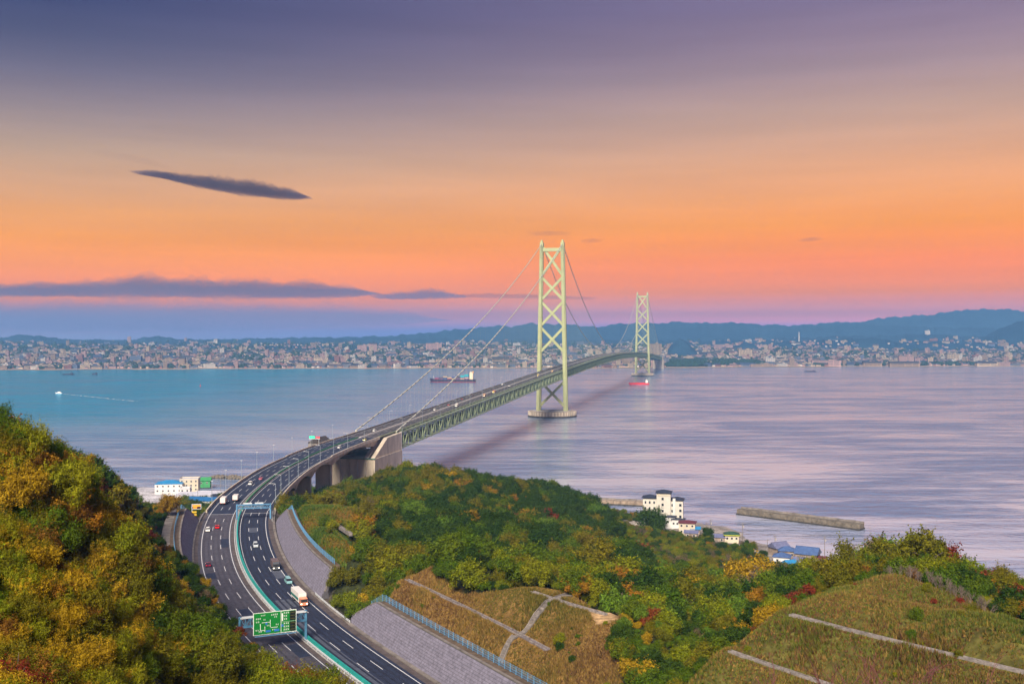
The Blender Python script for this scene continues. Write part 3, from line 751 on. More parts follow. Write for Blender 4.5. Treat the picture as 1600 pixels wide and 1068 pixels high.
# ================================================================== battered block retaining walls
def retaining_wall(a0, a1, side, label, hfun, fence_label, batter=.52, d0=16.6):
    """stepped courses of concrete blocks on a sloping backing, with coping, soil ledge; fence on the top"""
    r0 = road(a0, side * d0); t = tag(empty('retaining_wall', r0), label, 'retaining wall')
    def rel(mb): mb.v = [(x - r0.x, y - r0.y, z - r0.z) for x, y, z in mb.v]; return mb
    nst = int((a1 - a0) / 2.5)
    def prof(a):
        h = hfun((a - a0) / (a1 - a0))
        q = [(side * d0, -.3), (side * (d0 + h * batter), h), (side * (d0 + h * batter + 1.1), h), (side * (d0 + h * batter + 1.4), -.3)]
        return q if side > 0 else q[::-1]
    rel(ribbon(a0, a1, prof, 2.5)).build('wall_body', M['block_joint'], t)
    # blocks: proud of the joints by 6 cm, laid course by course with running bond
    mb = MB(); ch, bw = .62, 1.25
    amax = a1
    hmax = max(hfun(u) for u in np.linspace(0, 1, 20))
    rnd = random.Random(int(a0))
    for row in range(int(hmax / ch) + 1):
        z0 = row * ch
        a = a0 + (bw / 2 if row % 2 else 0)
        while a + bw < amax:
            h = hfun((a + bw / 2 - a0) / (a1 - a0))
            if z0 + ch * .5 < h:
                z1 = min(z0 + ch, h) - .05
                pr = .05 + rnd.random() * .05
                q = []
                for aa in (a + .03, a + bw - .03):
                    for zz in (z0 + .02, z1):
                        dd = d0 + zz * batter
                        q.append(road(aa, side * dd, zz)); q.append(road(aa, side * (dd - pr), zz + pr * .3))
                # order: a:lo-in, lo-out, hi-in, hi-out ; b: same
                mb.add(q, [(1, 5, 7, 3), (0, 1, 3, 2), (4, 6, 7, 5), (2, 3, 7, 6), (0, 4, 5, 1)])
            a += bw
    o = rel(mb).build('concrete_block', M['block'], t); o['kind'] = 'stuff'
    def cop(a):
        h = hfun((a - a0) / (a1 - a0)); x = d0 + h * batter
        q = [(side * (x - .12), h), (side * (x + .5), h), (side * (x + .5), h + .25), (side * (x - .12), h + .25)]
        return q if side > 0 else q[::-1]
    rel(ribbon(a0, a1, cop, 2.5)).build('coping', M['conc_dark'], t)
    def ledge(a):
        h = hfun((a - a0) / (a1 - a0)); x = d0 + h * batter
        q = [(side * (x + .5), h - 5), (side * (x + 3.6), h - 5), (side * (x + 3.6), h + .12), (side * (x + .5), h + .12)]
        return q if side > 0 else q[::-1]
    rel(ribbon(a0 + (7 if side > 0 and a0 > 100 else 3), a1 - 3, ledge, 3)).build('soil_ledge', M['soil'], t)
    # fence
    f0, f1 = a0 + (a1 - a0) * (.06 if a0 > 100 else .04), a0 + (a1 - a0) * .97
    ft = tag(empty('fence', r0), fence_label, 'fence')
    prev = None
    for a in np.arange(f0, f1, 2.5):
        h = hfun((a - a0) / (a1 - a0)); dd = side * (d0 + h * batter + 2.2)
        b_ = road(a, dd, h + .1); e_ = b_ + Vector((0, 0, 1.9))
        rel(MB().beam(b_, e_, .14, .14)).build('post', M['blue_metal'], ft)
        if prev:
            mb = MB()
            for z in (.25, .8, 1.35, 1.8): mb.beam(prev + Vector((0, 0, z)), b_ + Vector((0, 0, z)), .05, .06)
            for k in range(1, 7):
                q = prev.lerp(b_, k / 7); mb.beam(q + Vector((0, 0, .2)), q + Vector((0, 0, 1.8)), .03, .03)
            rel(mb).build('fence_panel', M['blue_metal'], ft)
        prev = b_
    return t
def ends(h, l0=.08, l1=.08):
    return lambda u: max(.4, h * min(1, .25 + .75 * u / l0 if l0 else 1, (1 - u) / l1 * .8 + .2 if l1 else 1))
retaining_wall(A0, aY(288), 1, 'near grey block retaining wall below the brown terraced slope', ends(7.6, 0, .06), 'pale blue fence on top of the near retaining wall')
retaining_wall(aY(315), aY(452), 1, 'middle grey block retaining wall on the outside of the right carriageway', ends(8.2, .02, .12), 'pale blue fence on top of the middle retaining wall')
retaining_wall(aY(332), aY(462), -1, 'grey block retaining wall at the foot of the wooded left slope', ends(8.0, .14, .10), 'pale blue fence on top of the left retaining wall')
# service path behind the left wall
strip(aY(338), aY(456), -27.5, -24.2, 8.05, 4).build('service_path', M['conc_dark'])
tag(bpy.data.objects['service_path'], 'narrow grey path behind the left retaining wall', kind='structure')

# ================================================================== viaduct
AV0, AV1 = A_ROAD_END, aS(-940)
va = tag(empty('viaduct', road(AV0)), 'curving concrete viaduct with haunched girders between highway and anchorage', 'viaduct')
def relv(mb, r0=road(AV0)): mb.v = [(x - r0.x, y - r0.y, z - r0.z) for x, y, z in mb.v]; return mb
PIERS = [aY(y) for y in (512, 552, 598, 652, 712)]
def haunch(a):
    ks = sorted(PIERS + [aY(480), AV1]); dn = min(abs(a - k) for k in ks)
    gaps = [ks[i + 1] - ks[i] for i in range(len(ks) - 1) if ks[i] <= a <= ks[i + 1]] or [50]
    return 2.6 + 4.2 * max(0, 1 - dn / (gaps[0] / 2)) ** 1.8
relv(ribbon(AV0, AV1, [(-16, -.9), (16, -.9), (16, -.05), (-16, -.05)], 5)).build('deck_slab', M['conc'], va)
for d in (-8, 8):
    relv(ribbon(AV0, AV1, lambda a: [(d - 5.5, -haunch(a)), (d + 5.5, -haunch(a)), (d + 6.2, -.91), (d - 6.2, -.91)], 2.5)).build('girder', M['conc_warm'], va)
for d0, d1 in ((-16.15, -15.3), (15.3, 16.15)):
    relv(ribbon(AV0, AV1, [(d0, -1.0), (d1, -1.0), (d1 - (.25 if d0 > 0 else 0), 1.1), (d0 + (.25 if d0 < 0 else 0), 1.1)], 4)).build('parapet', M['conc_warm'], va)
for a in PIERS:
    p = road(a); hdg = heading(a); zb = min(float(hz(p.x + math.cos(hdg) * k, p.y + math.sin(hdg) * k)) for k in (-13, 0, 13)) - 3
    top = p.z - haunch(a) + .2
    for k in (-7.6, 7.6):
        c_ = (p.x + math.cos(hdg) * k, p.y + math.sin(hdg) * k, (zb + top) / 2)
        relv(MB().box(c_, (10.5, 4.2, top - zb), hdg)).build('pier', M['conc_warm'], va)
relv(strip(AV0, AV1, -15.2, -1.8, .0)).build('carriageway', M['asphalt_new'], va)
relv(strip(AV0, AV1, .8, 15.2, .0)).build('carriageway', M['asphalt_new'], va)
relv(ribbon(AV0, AV1, [(-1.8, -.04), (.8, -.04), (.8, .16), (-1.8, .16)], 5)).build('median_strip', M['conc_dark'], va)
for d in (LI, LO, RI, RO + .4): relv(strip(AV0, AV1, d - .13, d + .13, .014, 3)).build('edge_line', M['paint'], va)
for d in LANES:
    for a in np.arange(AV0 + 6, AV1 - 8, 20): relv(strip(a, a + 8, d - .11, d + .11, .014, 2.5)).build('lane_dash', M['paint'], va)
barrier(AV0 + 1, AV1, M['green_bar'], 'green median barrier panels along the curving viaduct', 8.0)

# ================================================================== anchorage
an = tag(empty('anchorage', B(-930, 0, 0), BRZ), 'massive concrete cable anchorage with sloping slotted flanks beside the viaduct', 'anchorage')
ZB = 38.2
def lb(mb): # bridge-frame coordinates -> local of an anchorage/bridge empty at s0
    return mb
def LB(s, l_, z, s0=-930): return (l_, s - s0, z)
mb = MB().hexa([LB(-966, -21, -2), LB(-966, 21, -2), LB(-897, 21, -2), LB(-897, -21, -2)], [LB(-966, -21, ZB), LB(-966, 21, ZB), LB(-897, 21, ZB), LB(-897, -21, ZB)])
mb.build('base_block', M['conc_warm'], an)
MB().box((0, -36.4, ZB + .2), (42.6, 1.0, .5)).build('ledge', mat('green_ledge', (.05, .17, .13), .6, .2, .5), an)
for sg in (-1, 1):
    for l0, l1, cut in ((17.0, 20.2, 0), (10.6, 14.2, 3)):
        pr = [LB(-965.5 + cut, sg * l0, ZB), LB(-933 + cut, sg * l0, 51.6), LB(-897, sg * l0, 52.6), LB(-897, sg * l0, ZB)]
        MB().prism(pr, (sg * (l1 - l0), 0, 0)).build('flank_wall', M['conc_warm'], an)
    MB().prism([LB(-962, sg * 14.3, ZB), LB(-925, sg * 14.3, 46), LB(-897, sg * 14.3, 47), LB(-897, sg * 14.3, ZB)], (sg * 2.6, 0, 0)).build('cable_slot', M['near_black'], an)  # slot floor coloured near black for the shadow in the gap
    MB().box((sg * 19.3, -930 + 930 + 33.4, 45.5), (2.4, 1.2, 15.5)).build('corner_post', M['conc_pale'], an)
for l_ in (-14, -7, 0, 7, 14): MB().box((l_, -36.25, 18), (.5, .7, 36)).build('pilaster', M['conc'], an)

# ================================================================== suspension bridge
br = tag(empty('suspension_bridge', B(0, 0, 0), BRZ), 'long suspension bridge with two pale green lattice towers and a deep truss deck', 'bridge')
def Q(s, l_, z): return Vector((l_, s, z))
S0, S1, SE = -897.0, 1972.0, 2869.0
def topL(z): return 23.2 + (17.75 - 23.2) * (z - 10) / 280
def tower(s):
    tw = empty('tower', (0, s, 0)); tw.parent = br
    for sg in (-1, 1):
        mb = MB()
        segs = 14
        for k in range(segs):
            z0 = 10 + 277 * k / segs; z1 = 10 + 277 * (k + 1) / segs; g = .35
            w0, w1 = 7.4 - 1.4 * k / segs, 7.4 - 1.4 * (k + 1) / segs
            for wx, wy in ((1.0, .52), (.62, 1.0)):   # cruciform cell section
                def ring(z, w): return [(sg * topL(z) + a_ * w * wx / 2, b_ * 14.2 * wy / 2, z) for a_, b_ in ((-1, -1), (1, -1), (1, 1), (-1, 1))]
                mb.hexa(ring(z0 + (.0 if k == 0 else .12), w0), ring(z1 - .12, w1))
        mb.build('leg', M['tower'], tw)
        MB().box((sg * topL(288), 0, 290), (5.4, 11, 7)).box((sg * topL(288), 0, 295.5), (3.2, 6, 4)).build('saddle_house', M['tower'], tw)
    for z0, z1 in ((285, 240), (233.5, 198.5), (192, 155), (148.5, 110.5), (58, 18)):
        zm = (z0 + z1) / 2; l0, l1 = topL(z0) - 2.6, topL(z1) - 2.6
        for sg in (-1, 1):
            MB().beam((sg * l0, 0, z0), (-sg * l1, 0, z1), 4.2, 3.0 if sg > 0 else 2.9, up=(0, 1, 0)).build('cross_brace', M['tower'], tw)
        MB().box((0, 0, zm), (5.0, 4.4, 5.4)).build('gusset', M['tower'], tw)
    MB().box((0, 0, 281.5), (2 * topL(281) - 5.8, 6, 5.6)).build('top_strut', M['tower'], tw)
    MB().box((0, 0, 64), (2 * topL(64) - 6.5, 5, 4.0)).build('deck_strut', M['truss'], tw)
    return tw
tower(0); tower(S1)
def pier(s, r):
    pr = empty('pier', (0, s, 0)); pr.parent = br
    mb = MB(); n_ = 48
    ring = lambda rr, z: [(rr * math.cos(2 * math.pi * k / n_), rr * math.sin(2 * math.pi * k / n_), z) for k in range(n_)]
    vs = ring(r, -6) + ring(r, 9.2)
    mb.add(vs, [tuple(range(2 * n_ - 1, n_ - 1, -1))[::-1]] + [(k, (k + 1) % n_, n_ + (k + 1) % n_, n_ + k) for k in range(n_)])
    mb.build('caisson', M['caisson'], pr)
    mb = MB(); vs = ring(r + 1.4, .0 - 3) + ring(r + 1.4, 2.2)
    mb.add(vs, [(k, (k + 1) % n_, n_ + (k + 1) % n_, n_ + k) for k in range(n_)] + [tuple(n_ + k for k in range(n_))]).build('waterline_collar', M['near_black'], pr)
    for k in range(n_):
        t_ = 2 * math.pi * (k + .5) / n_
        MB().box((r * 1.006 * math.cos(t_), r * 1.006 * math.sin(t_), 6.0), (1.4, 2.6, 6.6), t_).build('fender', M['conc_warm'], pr)
    MB().box((0, 0, 9.6), (62, 30, .8)).build('cap_slab', M['conc_pale'], pr)
pier(0, 40); pier(S1, 38)
# deck, railings, markings
def bstrip(mb, s0, s1, prof, step=14.0, caps=True):
    n_ = int((s1 - s0) / step) + 1; vs = []; k = len(prof)
    for s in np.linspace(s0, s1, n_): vs += [Q(s, d, zs(s) + z) for d, z in prof]
    fs = [(i * k + j, i * k + (j + 1) % k, (i + 1) * k + (j + 1) % k, (i + 1) * k + j) for i in range(n_ - 1) for j in range(k)]
    if caps: fs += [tuple(range(k - 1, -1, -1)), tuple((n_ - 1) * k + j for j in range(k))]
    return mb.add(vs, fs)
bstrip(MB(), -941, SE + 60, [(-15.2, -.8), (15.2, -.8), (15.2, 0), (-15.2, 0)]).build('road_deck', M['deck_dark'], br)
bstrip(MB(), -941, SE + 60, [(-1.2, .01), (.6, .01), (.4, .75), (-1.0, .75)]).build('median_barrier', M['conc_pale'], br)
for d in (-14.9, 14.9):
    bstrip(MB(), -941, SE + 60, [(d - .25, .01), (d + .25, .01), (d + .2, 1.1), (d - .2, 1.1)]).build('parapet', M['chord'] if d > 0 else M['conc_dark'], br)
for d in (LI, LO, RI, RO): bstrip(MB(), -940, SE, [(d - .13, .012), (d + .13, .012), (d + .13, .02), (d - .13, .02)], caps=False).build('edge_line', M['paint'], br)
mb = MB()
for d in LANES:
    for s in np.arange(-936, 1500, 20): mb.add([Q(s, d - .1, zs(s) + .015), Q(s, d + .1, zs(s) + .015), Q(s + 8, d + .1, zs(s + 8) + .015), Q(s + 8, d - .1, zs(s + 8) + .015)], [(0, 1, 2, 3)])
mb.build('lane_dash', M['paint'], br)['kind'] = 'stuff'
# stiffening truss
TR, TD = 17.6, 14.0
for sg in (-1, 1):
    bstrip(MB(), S0, SE, [(sg * TR - .65, -1.5), (sg * TR + .65, -1.5), (sg * TR + .65, -.1), (sg * TR - .65, -.1)]).build('top_chord', M['chord'], br)
    bstrip(MB(), S0, SE, [(sg * TR - .65, -TD - .6), (sg * TR + .65, -TD - .6), (sg * TR + .65, -TD + .7), (sg * TR - .65, -TD + .7)]).build('bottom_chord', M['chord'], br)
nodes = np.arange(S0, SE + 1, 14.2)
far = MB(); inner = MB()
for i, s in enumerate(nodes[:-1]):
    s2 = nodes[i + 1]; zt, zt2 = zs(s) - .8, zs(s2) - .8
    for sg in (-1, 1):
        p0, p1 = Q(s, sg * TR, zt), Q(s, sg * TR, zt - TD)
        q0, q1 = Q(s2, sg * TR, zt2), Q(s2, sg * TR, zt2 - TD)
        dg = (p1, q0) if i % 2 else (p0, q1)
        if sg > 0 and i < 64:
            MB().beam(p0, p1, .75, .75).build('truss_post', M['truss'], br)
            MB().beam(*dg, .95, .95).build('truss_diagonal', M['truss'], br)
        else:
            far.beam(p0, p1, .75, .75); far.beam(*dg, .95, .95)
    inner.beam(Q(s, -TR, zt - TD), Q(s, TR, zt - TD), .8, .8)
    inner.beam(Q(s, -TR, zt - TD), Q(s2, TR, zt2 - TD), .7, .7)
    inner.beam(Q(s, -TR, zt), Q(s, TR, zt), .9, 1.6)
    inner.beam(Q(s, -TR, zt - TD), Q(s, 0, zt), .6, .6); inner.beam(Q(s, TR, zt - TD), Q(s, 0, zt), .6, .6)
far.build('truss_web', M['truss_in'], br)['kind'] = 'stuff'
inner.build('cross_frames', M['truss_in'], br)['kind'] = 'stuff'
bstrip(MB(), S0, SE, [(-3, -TD + .8), (3, -TD + .8), (3, -TD + 1.3), (-3, -TD + 1.3)]).build('service_walkway', M['conc_dark'], br)
# main cables and hangers
def cable_z(s):
    if s < 0:
        t_ = (s - (-903)) / 903; z0, z1 = 54.0, 292.0; return z0 + (z1 - z0) * t_ - 4 * 20 * t_ * (1 - t_)
    if s <= S1:
        t_ = s / S1; return 292 - 4 * 194 * t_ * (1 - t_)
    t_ = (s - S1) / (SE - S1); return 292 + (56 - 292) * t_ - 4 * 20 * t_ * (1 - t_)
for sg in (-1, 1):
    ps = [s for s in np.r_[np.linspace(-903, 0, 50), np.linspace(0, S1, 100)[1:], np.linspace(S1, SE, 40)[1:]]]
    MB().tube([Q(s, sg * 17.75, cable_z(s)) for s in ps], .60, 8).build('main_cable', M['cable'], br)
    bands = MB(); lamps = MB(); hang = MB()
    for s in np.arange(S0 + 6, SE - 5, 14.2):
        p = Q(s, sg * 17.75, cable_z(s)); q = Q(s + 4, sg * 17.75, cable_z(s + 4))
        if not (abs(s) < 12 or abs(s - S1) < 12): bands.tube([p, q], .68, 6)
        zt = zs(s) - .5
        if p.z - zt > 2: hang.beam(p, Q(s, sg * 17.7, zt), .06, .06)
    bands.build('cable_band', M['cable_dark'], br)['kind'] = 'stuff'
    hang.build('hanger_rope', M['truss'], br)['kind'] = 'stuff'
    # hand strand along each cable
    MB().tube([Q(s, sg * 17.75 + .7, cable_z(s) + 1.2) for s in ps], .12, 4).build('hand_rope', M['cable'], br)
# far anchorage on the opposite shore
fa = tag(empty('anchorage', B(2905, 0, 0), BRZ), 'distant concrete anchorage where the bridge meets the far shore', 'anchorage')
MB().box((0, 0, 19), (46, 70, 42)).build('base_block', M['conc_warm'], fa)
MB().prism([(-20, -35, 40), (-20, -35, 54), (-20, 20, 46), (-20, 35, 40)], (40, 0, 0)).build('flank_wall', M['conc_warm'], fa)
# ================================================================== gantries and signs
SGREEN = mat('sign_green', (.006, .20, .028), .45, .08, .5); SWHITE = mat('sign_white', (.75, .80, .75), .5, .05, 2); SBLUE = mat('sign_blue', (.03, .17, .50), .5, .06, 2)
SBLACK = mat('sign_black', (.010, .013, .010), .4, .1, 2); SORANGE = mat('led_amber', (1.0, .22, .02), .5, .1, 3, emit=1.1); SLGREEN = mat('led_green', (.02, .75, .28), .5, .05, 3, emit=.9)
SRED = mat('led_red', (.9, .05, .05), .5, .05, 3, emit=.9)
def truss_gantry(p, q, zb, zt, label, cat_='gantry', wid=1.0, base0=None, base1=None):
    p, q = Vector(p), Vector(q)
    t = tag(empty('sign_gantry', (p.x, p.y, 0)), label, cat_)
    o_ = Vector((p.x, p.y, 0)); a, b_ = p - o_, q - o_
    d = (b_ - a); d.z = 0; ln = d.length; d.normalize(); w = Vector((-d.y, d.x, 0)) * wid / 2
    for e, bz in ((a, base0), (b_, base1)):
        MB().beam((e.x, e.y, bz), (e.x, e.y, zt + .3), .62, .62).build('post', M['gantry'], t)
    for s_ in (-1, 1):
        for z in (zb, zt):
            MB().beam(Vector((a.x, a.y, z)) + w * s_, Vector((b_.x, b_.y, z)) + w * s_, .30, .30).build('chord', M['white_metal'] if cat_ == 'gantry' and z == zt else M['gantry'], t)
    n_ = int(ln / 1.3); mb = MB()
    for k in range(n_):
        for s_ in (-1, 1):
            f = lambda u, z: Vector((a.x, a.y, 0)) + d * (ln * u) + w * s_ + Vector((0, 0, z))
            z0, z1 = (zb, zt) if k % 2 else (zt, zb)
            mb.beam(f(k / n_, z0), f((k + 1) / n_, z1), .14, .14); mb.beam(f(k / n_, zb), f(k / n_, zt), .12, .12)
    mb.build('lattice', M['gantry'], t)
    return t, a, b_, d, w
g0 = P(375, 971, 269.5); g1 = P(478, 961, 276.5)
gp = Vector((g0[0], g0[1], 0)); gq = Vector((g1[0], g1[1], 0))
GT, ga, gb, gd, gw = truss_gantry(gp, gq, 55.6, 58.0, 'blue steel gantry carrying the big green road sign across the left carriageway', base0=49.4, base1=50.0)
# the sign (two enamel panels in one frame)
sg_c = Vector(P(429.5, 971.5, 269.3)); sg_n = Vector((-gd.y, gd.x, 0))
if sg_n.y > 0: sg_n = -sg_n                       # faces the viewer
SW, SH = 10.9, 5.5
sign = tag(empty('road_sign', sg_c), 'large green overhead expressway sign with white route map and destination table', 'road sign')
def on_sign(u, v, w, h, m, name, off, mb=None):
    """panel w x h metres centred at (u right, v up) on the sign face, standing off the face"""
    c_ = gd * u + Vector((0, 0, v)) + sg_n * off
    mb = mb or MB()
    a_, b_ = gd * (w / 2), Vector((0, 0, h / 2)); k = sg_n * .02
    mb.hexa([c_ - a_ - b_ - k, c_ + a_ - b_ - k, c_ + a_ - b_ + k, c_ - a_ - b_ + k], [c_ - a_ + b_ - k, c_ + a_ + b_ - k, c_ + a_ + b_ + k, c_ - a_ + b_ + k])
    return mb.build(name, m, sign) if name else mb
on_sign(0, 0, SW + .3, SH + .3, SWHITE, 'frame', .0)
on_sign(-1.95, 0, 6.9, SH, SGREEN, 'map_panel', .05)
on_sign(3.55, 1.35, 3.8, 2.72, SGREEN, 'table_panel', .05); on_sign(3.55, -1.40, 3.8, 2.62, SGREEN, 'table_panel', .05)
for v in (1.35, -1.4): on_sign(4.62, v, 1.55, 2.45, SBLACK, 'display_panel', .09)
rs = random.Random(3)
def glyphs(u0, v, nchar, h, mb):
    """a word: small stroke groups the size of the photographed characters"""
    for k in range(nchar):
        u = u0 + k * h * 1.12
        for j in range(3): on_sign(u + h * .42, v - h * .35 + j * h * .33, h * (.55 + .3 * rs.random()), h * .13, None, None, .085, mb)
        on_sign(u + h * (.25 + .35 * rs.random()), v, h * .13, h * .85, None, None, .085, mb)
mb = MB()
for v, nn in ((2.25, 3), (1.45, 2), (.65, 2), (-.50, 3), (-1.3, 3), (-2.1, 3)): glyphs(2.25, v, nn, .46, mb)
for u, v, nn, h in ((-4.9, 1.35, 3, .42), (-4.9, .55, 2, .42), (-3.6, 2.15, 3, .36), (-1.0, 2.1, 4, .42), (-.2, 1.45, 2, .36), (.2, -.55, 2, .40), (-5.0, -1.6, 2, .42), (-4.2, -2.0, 2, .42), (-.7, -1.8, 3, .36), (-3.0, 1.0, 2, .3), (-2.1, -.6, 2, .34)): glyphs(u, v, nn, h, mb)
for (u, v, w, h) in ((-3.75, -.9, .16, 1.8), (-2.6, -1.45, .12, 1.4), (-1.2, -.1, .12, 2.0), (-2.3, .25, 2.2, .12), (-3.2, -1.75, 1.2, .12), (-.2, -1.2, 1.8, .12)): on_sign(u, v, w, h, None, None, .08, mb)
mb.build('lettering', SWHITE, sign)['kind'] = 'stuff'
for u, v, w, h in ((-1.7, -2.05, 1.25, .55), (.45, -2.0, 1.3, .6), (-2.2, -.1, .5, .5), (1.92, -1.0, .6, .6), (1.92, 1.2, .35, 2.0)): on_sign(u, v, w, h, SBLUE if w != .35 else SWHITE, 'route_marker', .09)
mb = MB()
for v in (2.2, 1.4, .6, -.55, -1.35, -2.15): on_sign(4.62, v, 1.2, .09, None, None, .125, mb)
mb.build('display_line', mat('led_dim', (.14, .13, .02), .5, .1, 3), sign)['kind'] = 'stuff'
MB().beam(gd * -5.3 + Vector((0, 0, -3.0)) + sg_n * .8, gd * 5.3 + Vector((0, 0, -3.0)) + sg_n * .8, .5, .12).build('lamp_tray', M['blue_metal'], sign)
for u in (-4.5, 4.5): MB().beam(gd * u + Vector((0, 0, 1.6)) - sg_n * .1, gd * u + Vector((0, 0, 1.6)) - sg_n * 1.3, .25, .25).build('bracket', M['gantry'], sign)

p, q = road(aY(462), -.4), road(aY(462), 14.2)
t2, a2, b2, d2_, w2 = truss_gantry(p, q, 55.0, 56.6, 'far pale blue lattice gantry spanning the right carriageway seen from behind', 'gantry', .9, 50, 50)
for o in t2.children:
    if o.name.startswith(('lattice', 'post', 'chord')): o.data.materials[0] = M['blue_metal']
for u in (4.6, 9.6): MB().box(d2_ * u + Vector((0, 0, 56.2)) + w2 * 2.4, (3.8, .2, 2.2), math.atan2(d2_.y, d2_.x)).build('sign_back', M['white_metal'], t2)

# orange message board on the left shoulder
p = road(aY(458), -17.8); hdg = heading(aY(458))
vt = tag(empty('message_board', (p.x, p.y, 49.6), hdg), 'roadside message board lit amber on a pole left of the curve', 'sign')
MB().tube([(-1.5, 0, 0), (-1.5, 0, 8.8)], .16, 8).build('pole', M['white_metal'], vt)
MB().box((.4, -.2, 7.6), (4.0, .5, 2.3)).build('housing', M['white_metal'], vt)
MB().box((.4, -.47, 7.6), (3.5, .08, 1.8)).build('display', SBLACK, vt)
MB().box((.4, -.54, 8.0), (3.2, .05, .7)).box((-.2, -.54, 7.15), (1.6, .05, .5)).build('lit_text', SORANGE, vt)
for z in (5.2, 4.0): MB().box((-.6, -.2, z), (2.0, .12, .8)).build('plate', mat('sign_yellow', (.65, .42, .03), .5, .1, 2), vt)
# lane signals above the anchorage
p = road(aY(770), -16.6)
lt = tag(empty('lane_signal', (p.x, p.y, p.z), heading(aY(770))), 'small lane signal board lit green and red on the left parapet', 'signal')
for x in (-3.4, 3.4): MB().tube([(x, 0, -.5), (x, 0, 5.2)], .14, 6).build('post', M['white_metal'], lt)
MB().box((0, 0, 5.2), (8.6, .5, .5)).build('beam', M['white_metal'], lt)
MB().box((-1.9, -.3, 6.3), (4.0, .4, 1.6)).build('green_lamp', SLGREEN, lt); MB().box((2.6, -.3, 6.3), (2.6, .4, 1.1)).build('red_lamp', SRED, lt)
# works yard left of the anchorage road: toll hut and building roofs beside the carriageway
p = road(aY(800), -24)
hb_ = tag(empty('maintenance_building', (p.x, p.y, 40), heading(aY(800))), 'low grey maintenance building left of the deck at the anchorage', 'building')
MB().box((0, 0, 2), (10, 22, 18)).build('wall', M['conc_dark'], hb_)
MB().prism([(-5.6, -11.6, 11), (5.6, -11.6, 11), (0, -11.6, 14.6)], (0, 23.2, 0)).build('roof', mat('brown_roof', (.055, .045, .045), .8, .2, .4), hb_)

# ================================================================== street lamps
def lamp_proto(h, arm, label, group):
    t = tag(empty('street_lamp', (0, 0, 0)), label, 'street lamp', group)
    MB().tube([(0, 0, -.6), (0, 0, h * .6), (0, 0, h)], [.12, .10, .07], 8).build('pole', M['lamp_metal'], t)
    MB().tube([(0, 0, -.1), (0, 0, .5)], .22, 8).build('base', M['lamp_metal'], t)
    if arm: MB().tube([(0, 0, h - .05), (-arm * .5, 0, h + .12), (-arm, 0, h + .15)], .08, 6).build('arm', M['white_metal'], t)
    MB().box((-arm if arm else 0, 0, h + .16), (1.1, .42, .2)).build('lamp_head', M['white_metal'], t)
    return t
lp = lamp_proto(11.5, 2.6, '', 'arm lamps along the right edge of the viaduct')
ys = [488, 521, 556, 592, 630, 668, 707, 747, 790]
for i, y in enumerate(ys):
    o = lp if i == 0 else copy_tree(lp)
    a = aY(y); p = road(a, 15.6, .6); o.location = p; o.rotation_euler = (0, 0, heading(a))
    o['label'] = f'white arm lamp on the right viaduct parapet, {nth(i + 1)} counting away from the blue gantry'
    o['group'] = 'arm lamps along the right edge of the viaduct'
lp2 = lamp_proto(11.0, 0, '', '')
ys2 = [505, 545, 588, 630, 672, 716, 762, 806]
for i, y in enumerate(ys2):
    o = lp2 if i == 0 else copy_tree(lp2)
    a = aY(y); p = road(a, -15.8, .6); o.location = p; o.rotation_euler = (0, 0, heading(a))
    o['label'] = f'slim straight lamp mast on the seaward viaduct parapet, {nth(i + 1)} counting from the message board'
    o['group'] = 'straight lamp masts along the left edge of the viaduct'
lp3 = lamp_proto(10.0, 2.0, '', '')
sset = list(range(-880, 1100, 60))
for i, s in enumerate(sset):
    for sd in (1, -1):
        o = lp3 if (i == 0 and sd == 1) else copy_tree(lp3)
        o.location = B(s, 15.6 * sd, zs(s) + .1); o.rotation_euler = (0, 0, BRZ + (0 if sd > 0 else math.pi))
        o['label'] = f'lamp post on the {"near" if sd > 0 else "far"} side of the bridge deck, {nth(i + 1)} from the anchorage'
        o['group'] = 'lamp posts along the bridge deck'

# ================================================================== vehicles (local y forward)
def extr(mb, prof, w, mi=0, wt=None):
    """side profile (y, z) extruded across the width; wt narrows the upper points"""
    zs_ = [z for _, z in prof]; z0, z1 = min(zs_), max(zs_)
    k = len(prof)
    f = lambda z: w / 2 * (1 - (1 - (wt or 1)) * (z - z0) / (z1 - z0))
    vs = [(-f(z), y, z) for y, z in prof] + [(f(z), y, z) for y, z in prof]
    return mb.add(vs, [tuple(range(k)), tuple(range(2 * k - 1, k - 1, -1))] + [(i, k + i, k + (i + 1) % k, (i + 1) % k) for i in range(k)], mi)
def wheels(t, ys_, tr, r, w=.24):
    for y in ys_:
        for sd in (-1, 1):
            x = sd * tr
            o = MB().tube([(x - w / 2, y, r), (x + w / 2, y, r)], r, 14).build('wheel', M['tyre'], t)
            MB().tube([(x + sd * (w / 2 - .02), y, r), (x + sd * (w / 2 + .015), y, r)], r * .6, 10).build('rim', M['rim'], o)
def lights(t, yf, yr, zf, zr_, x, lit):
    for sd in (-1, 1):
        MB().box((sd * x, yf, zf), (.36, .1, .18)).build('headlight', M['head'] if lit else M['white_metal'], t)
        MB().box((sd * x, yr, zr_), (.26, .1, .26)).build('tail_light', M['tail'], t)
def paint(c): return mat('car_paint', c, .25, .06, 2.5, spec=.5)
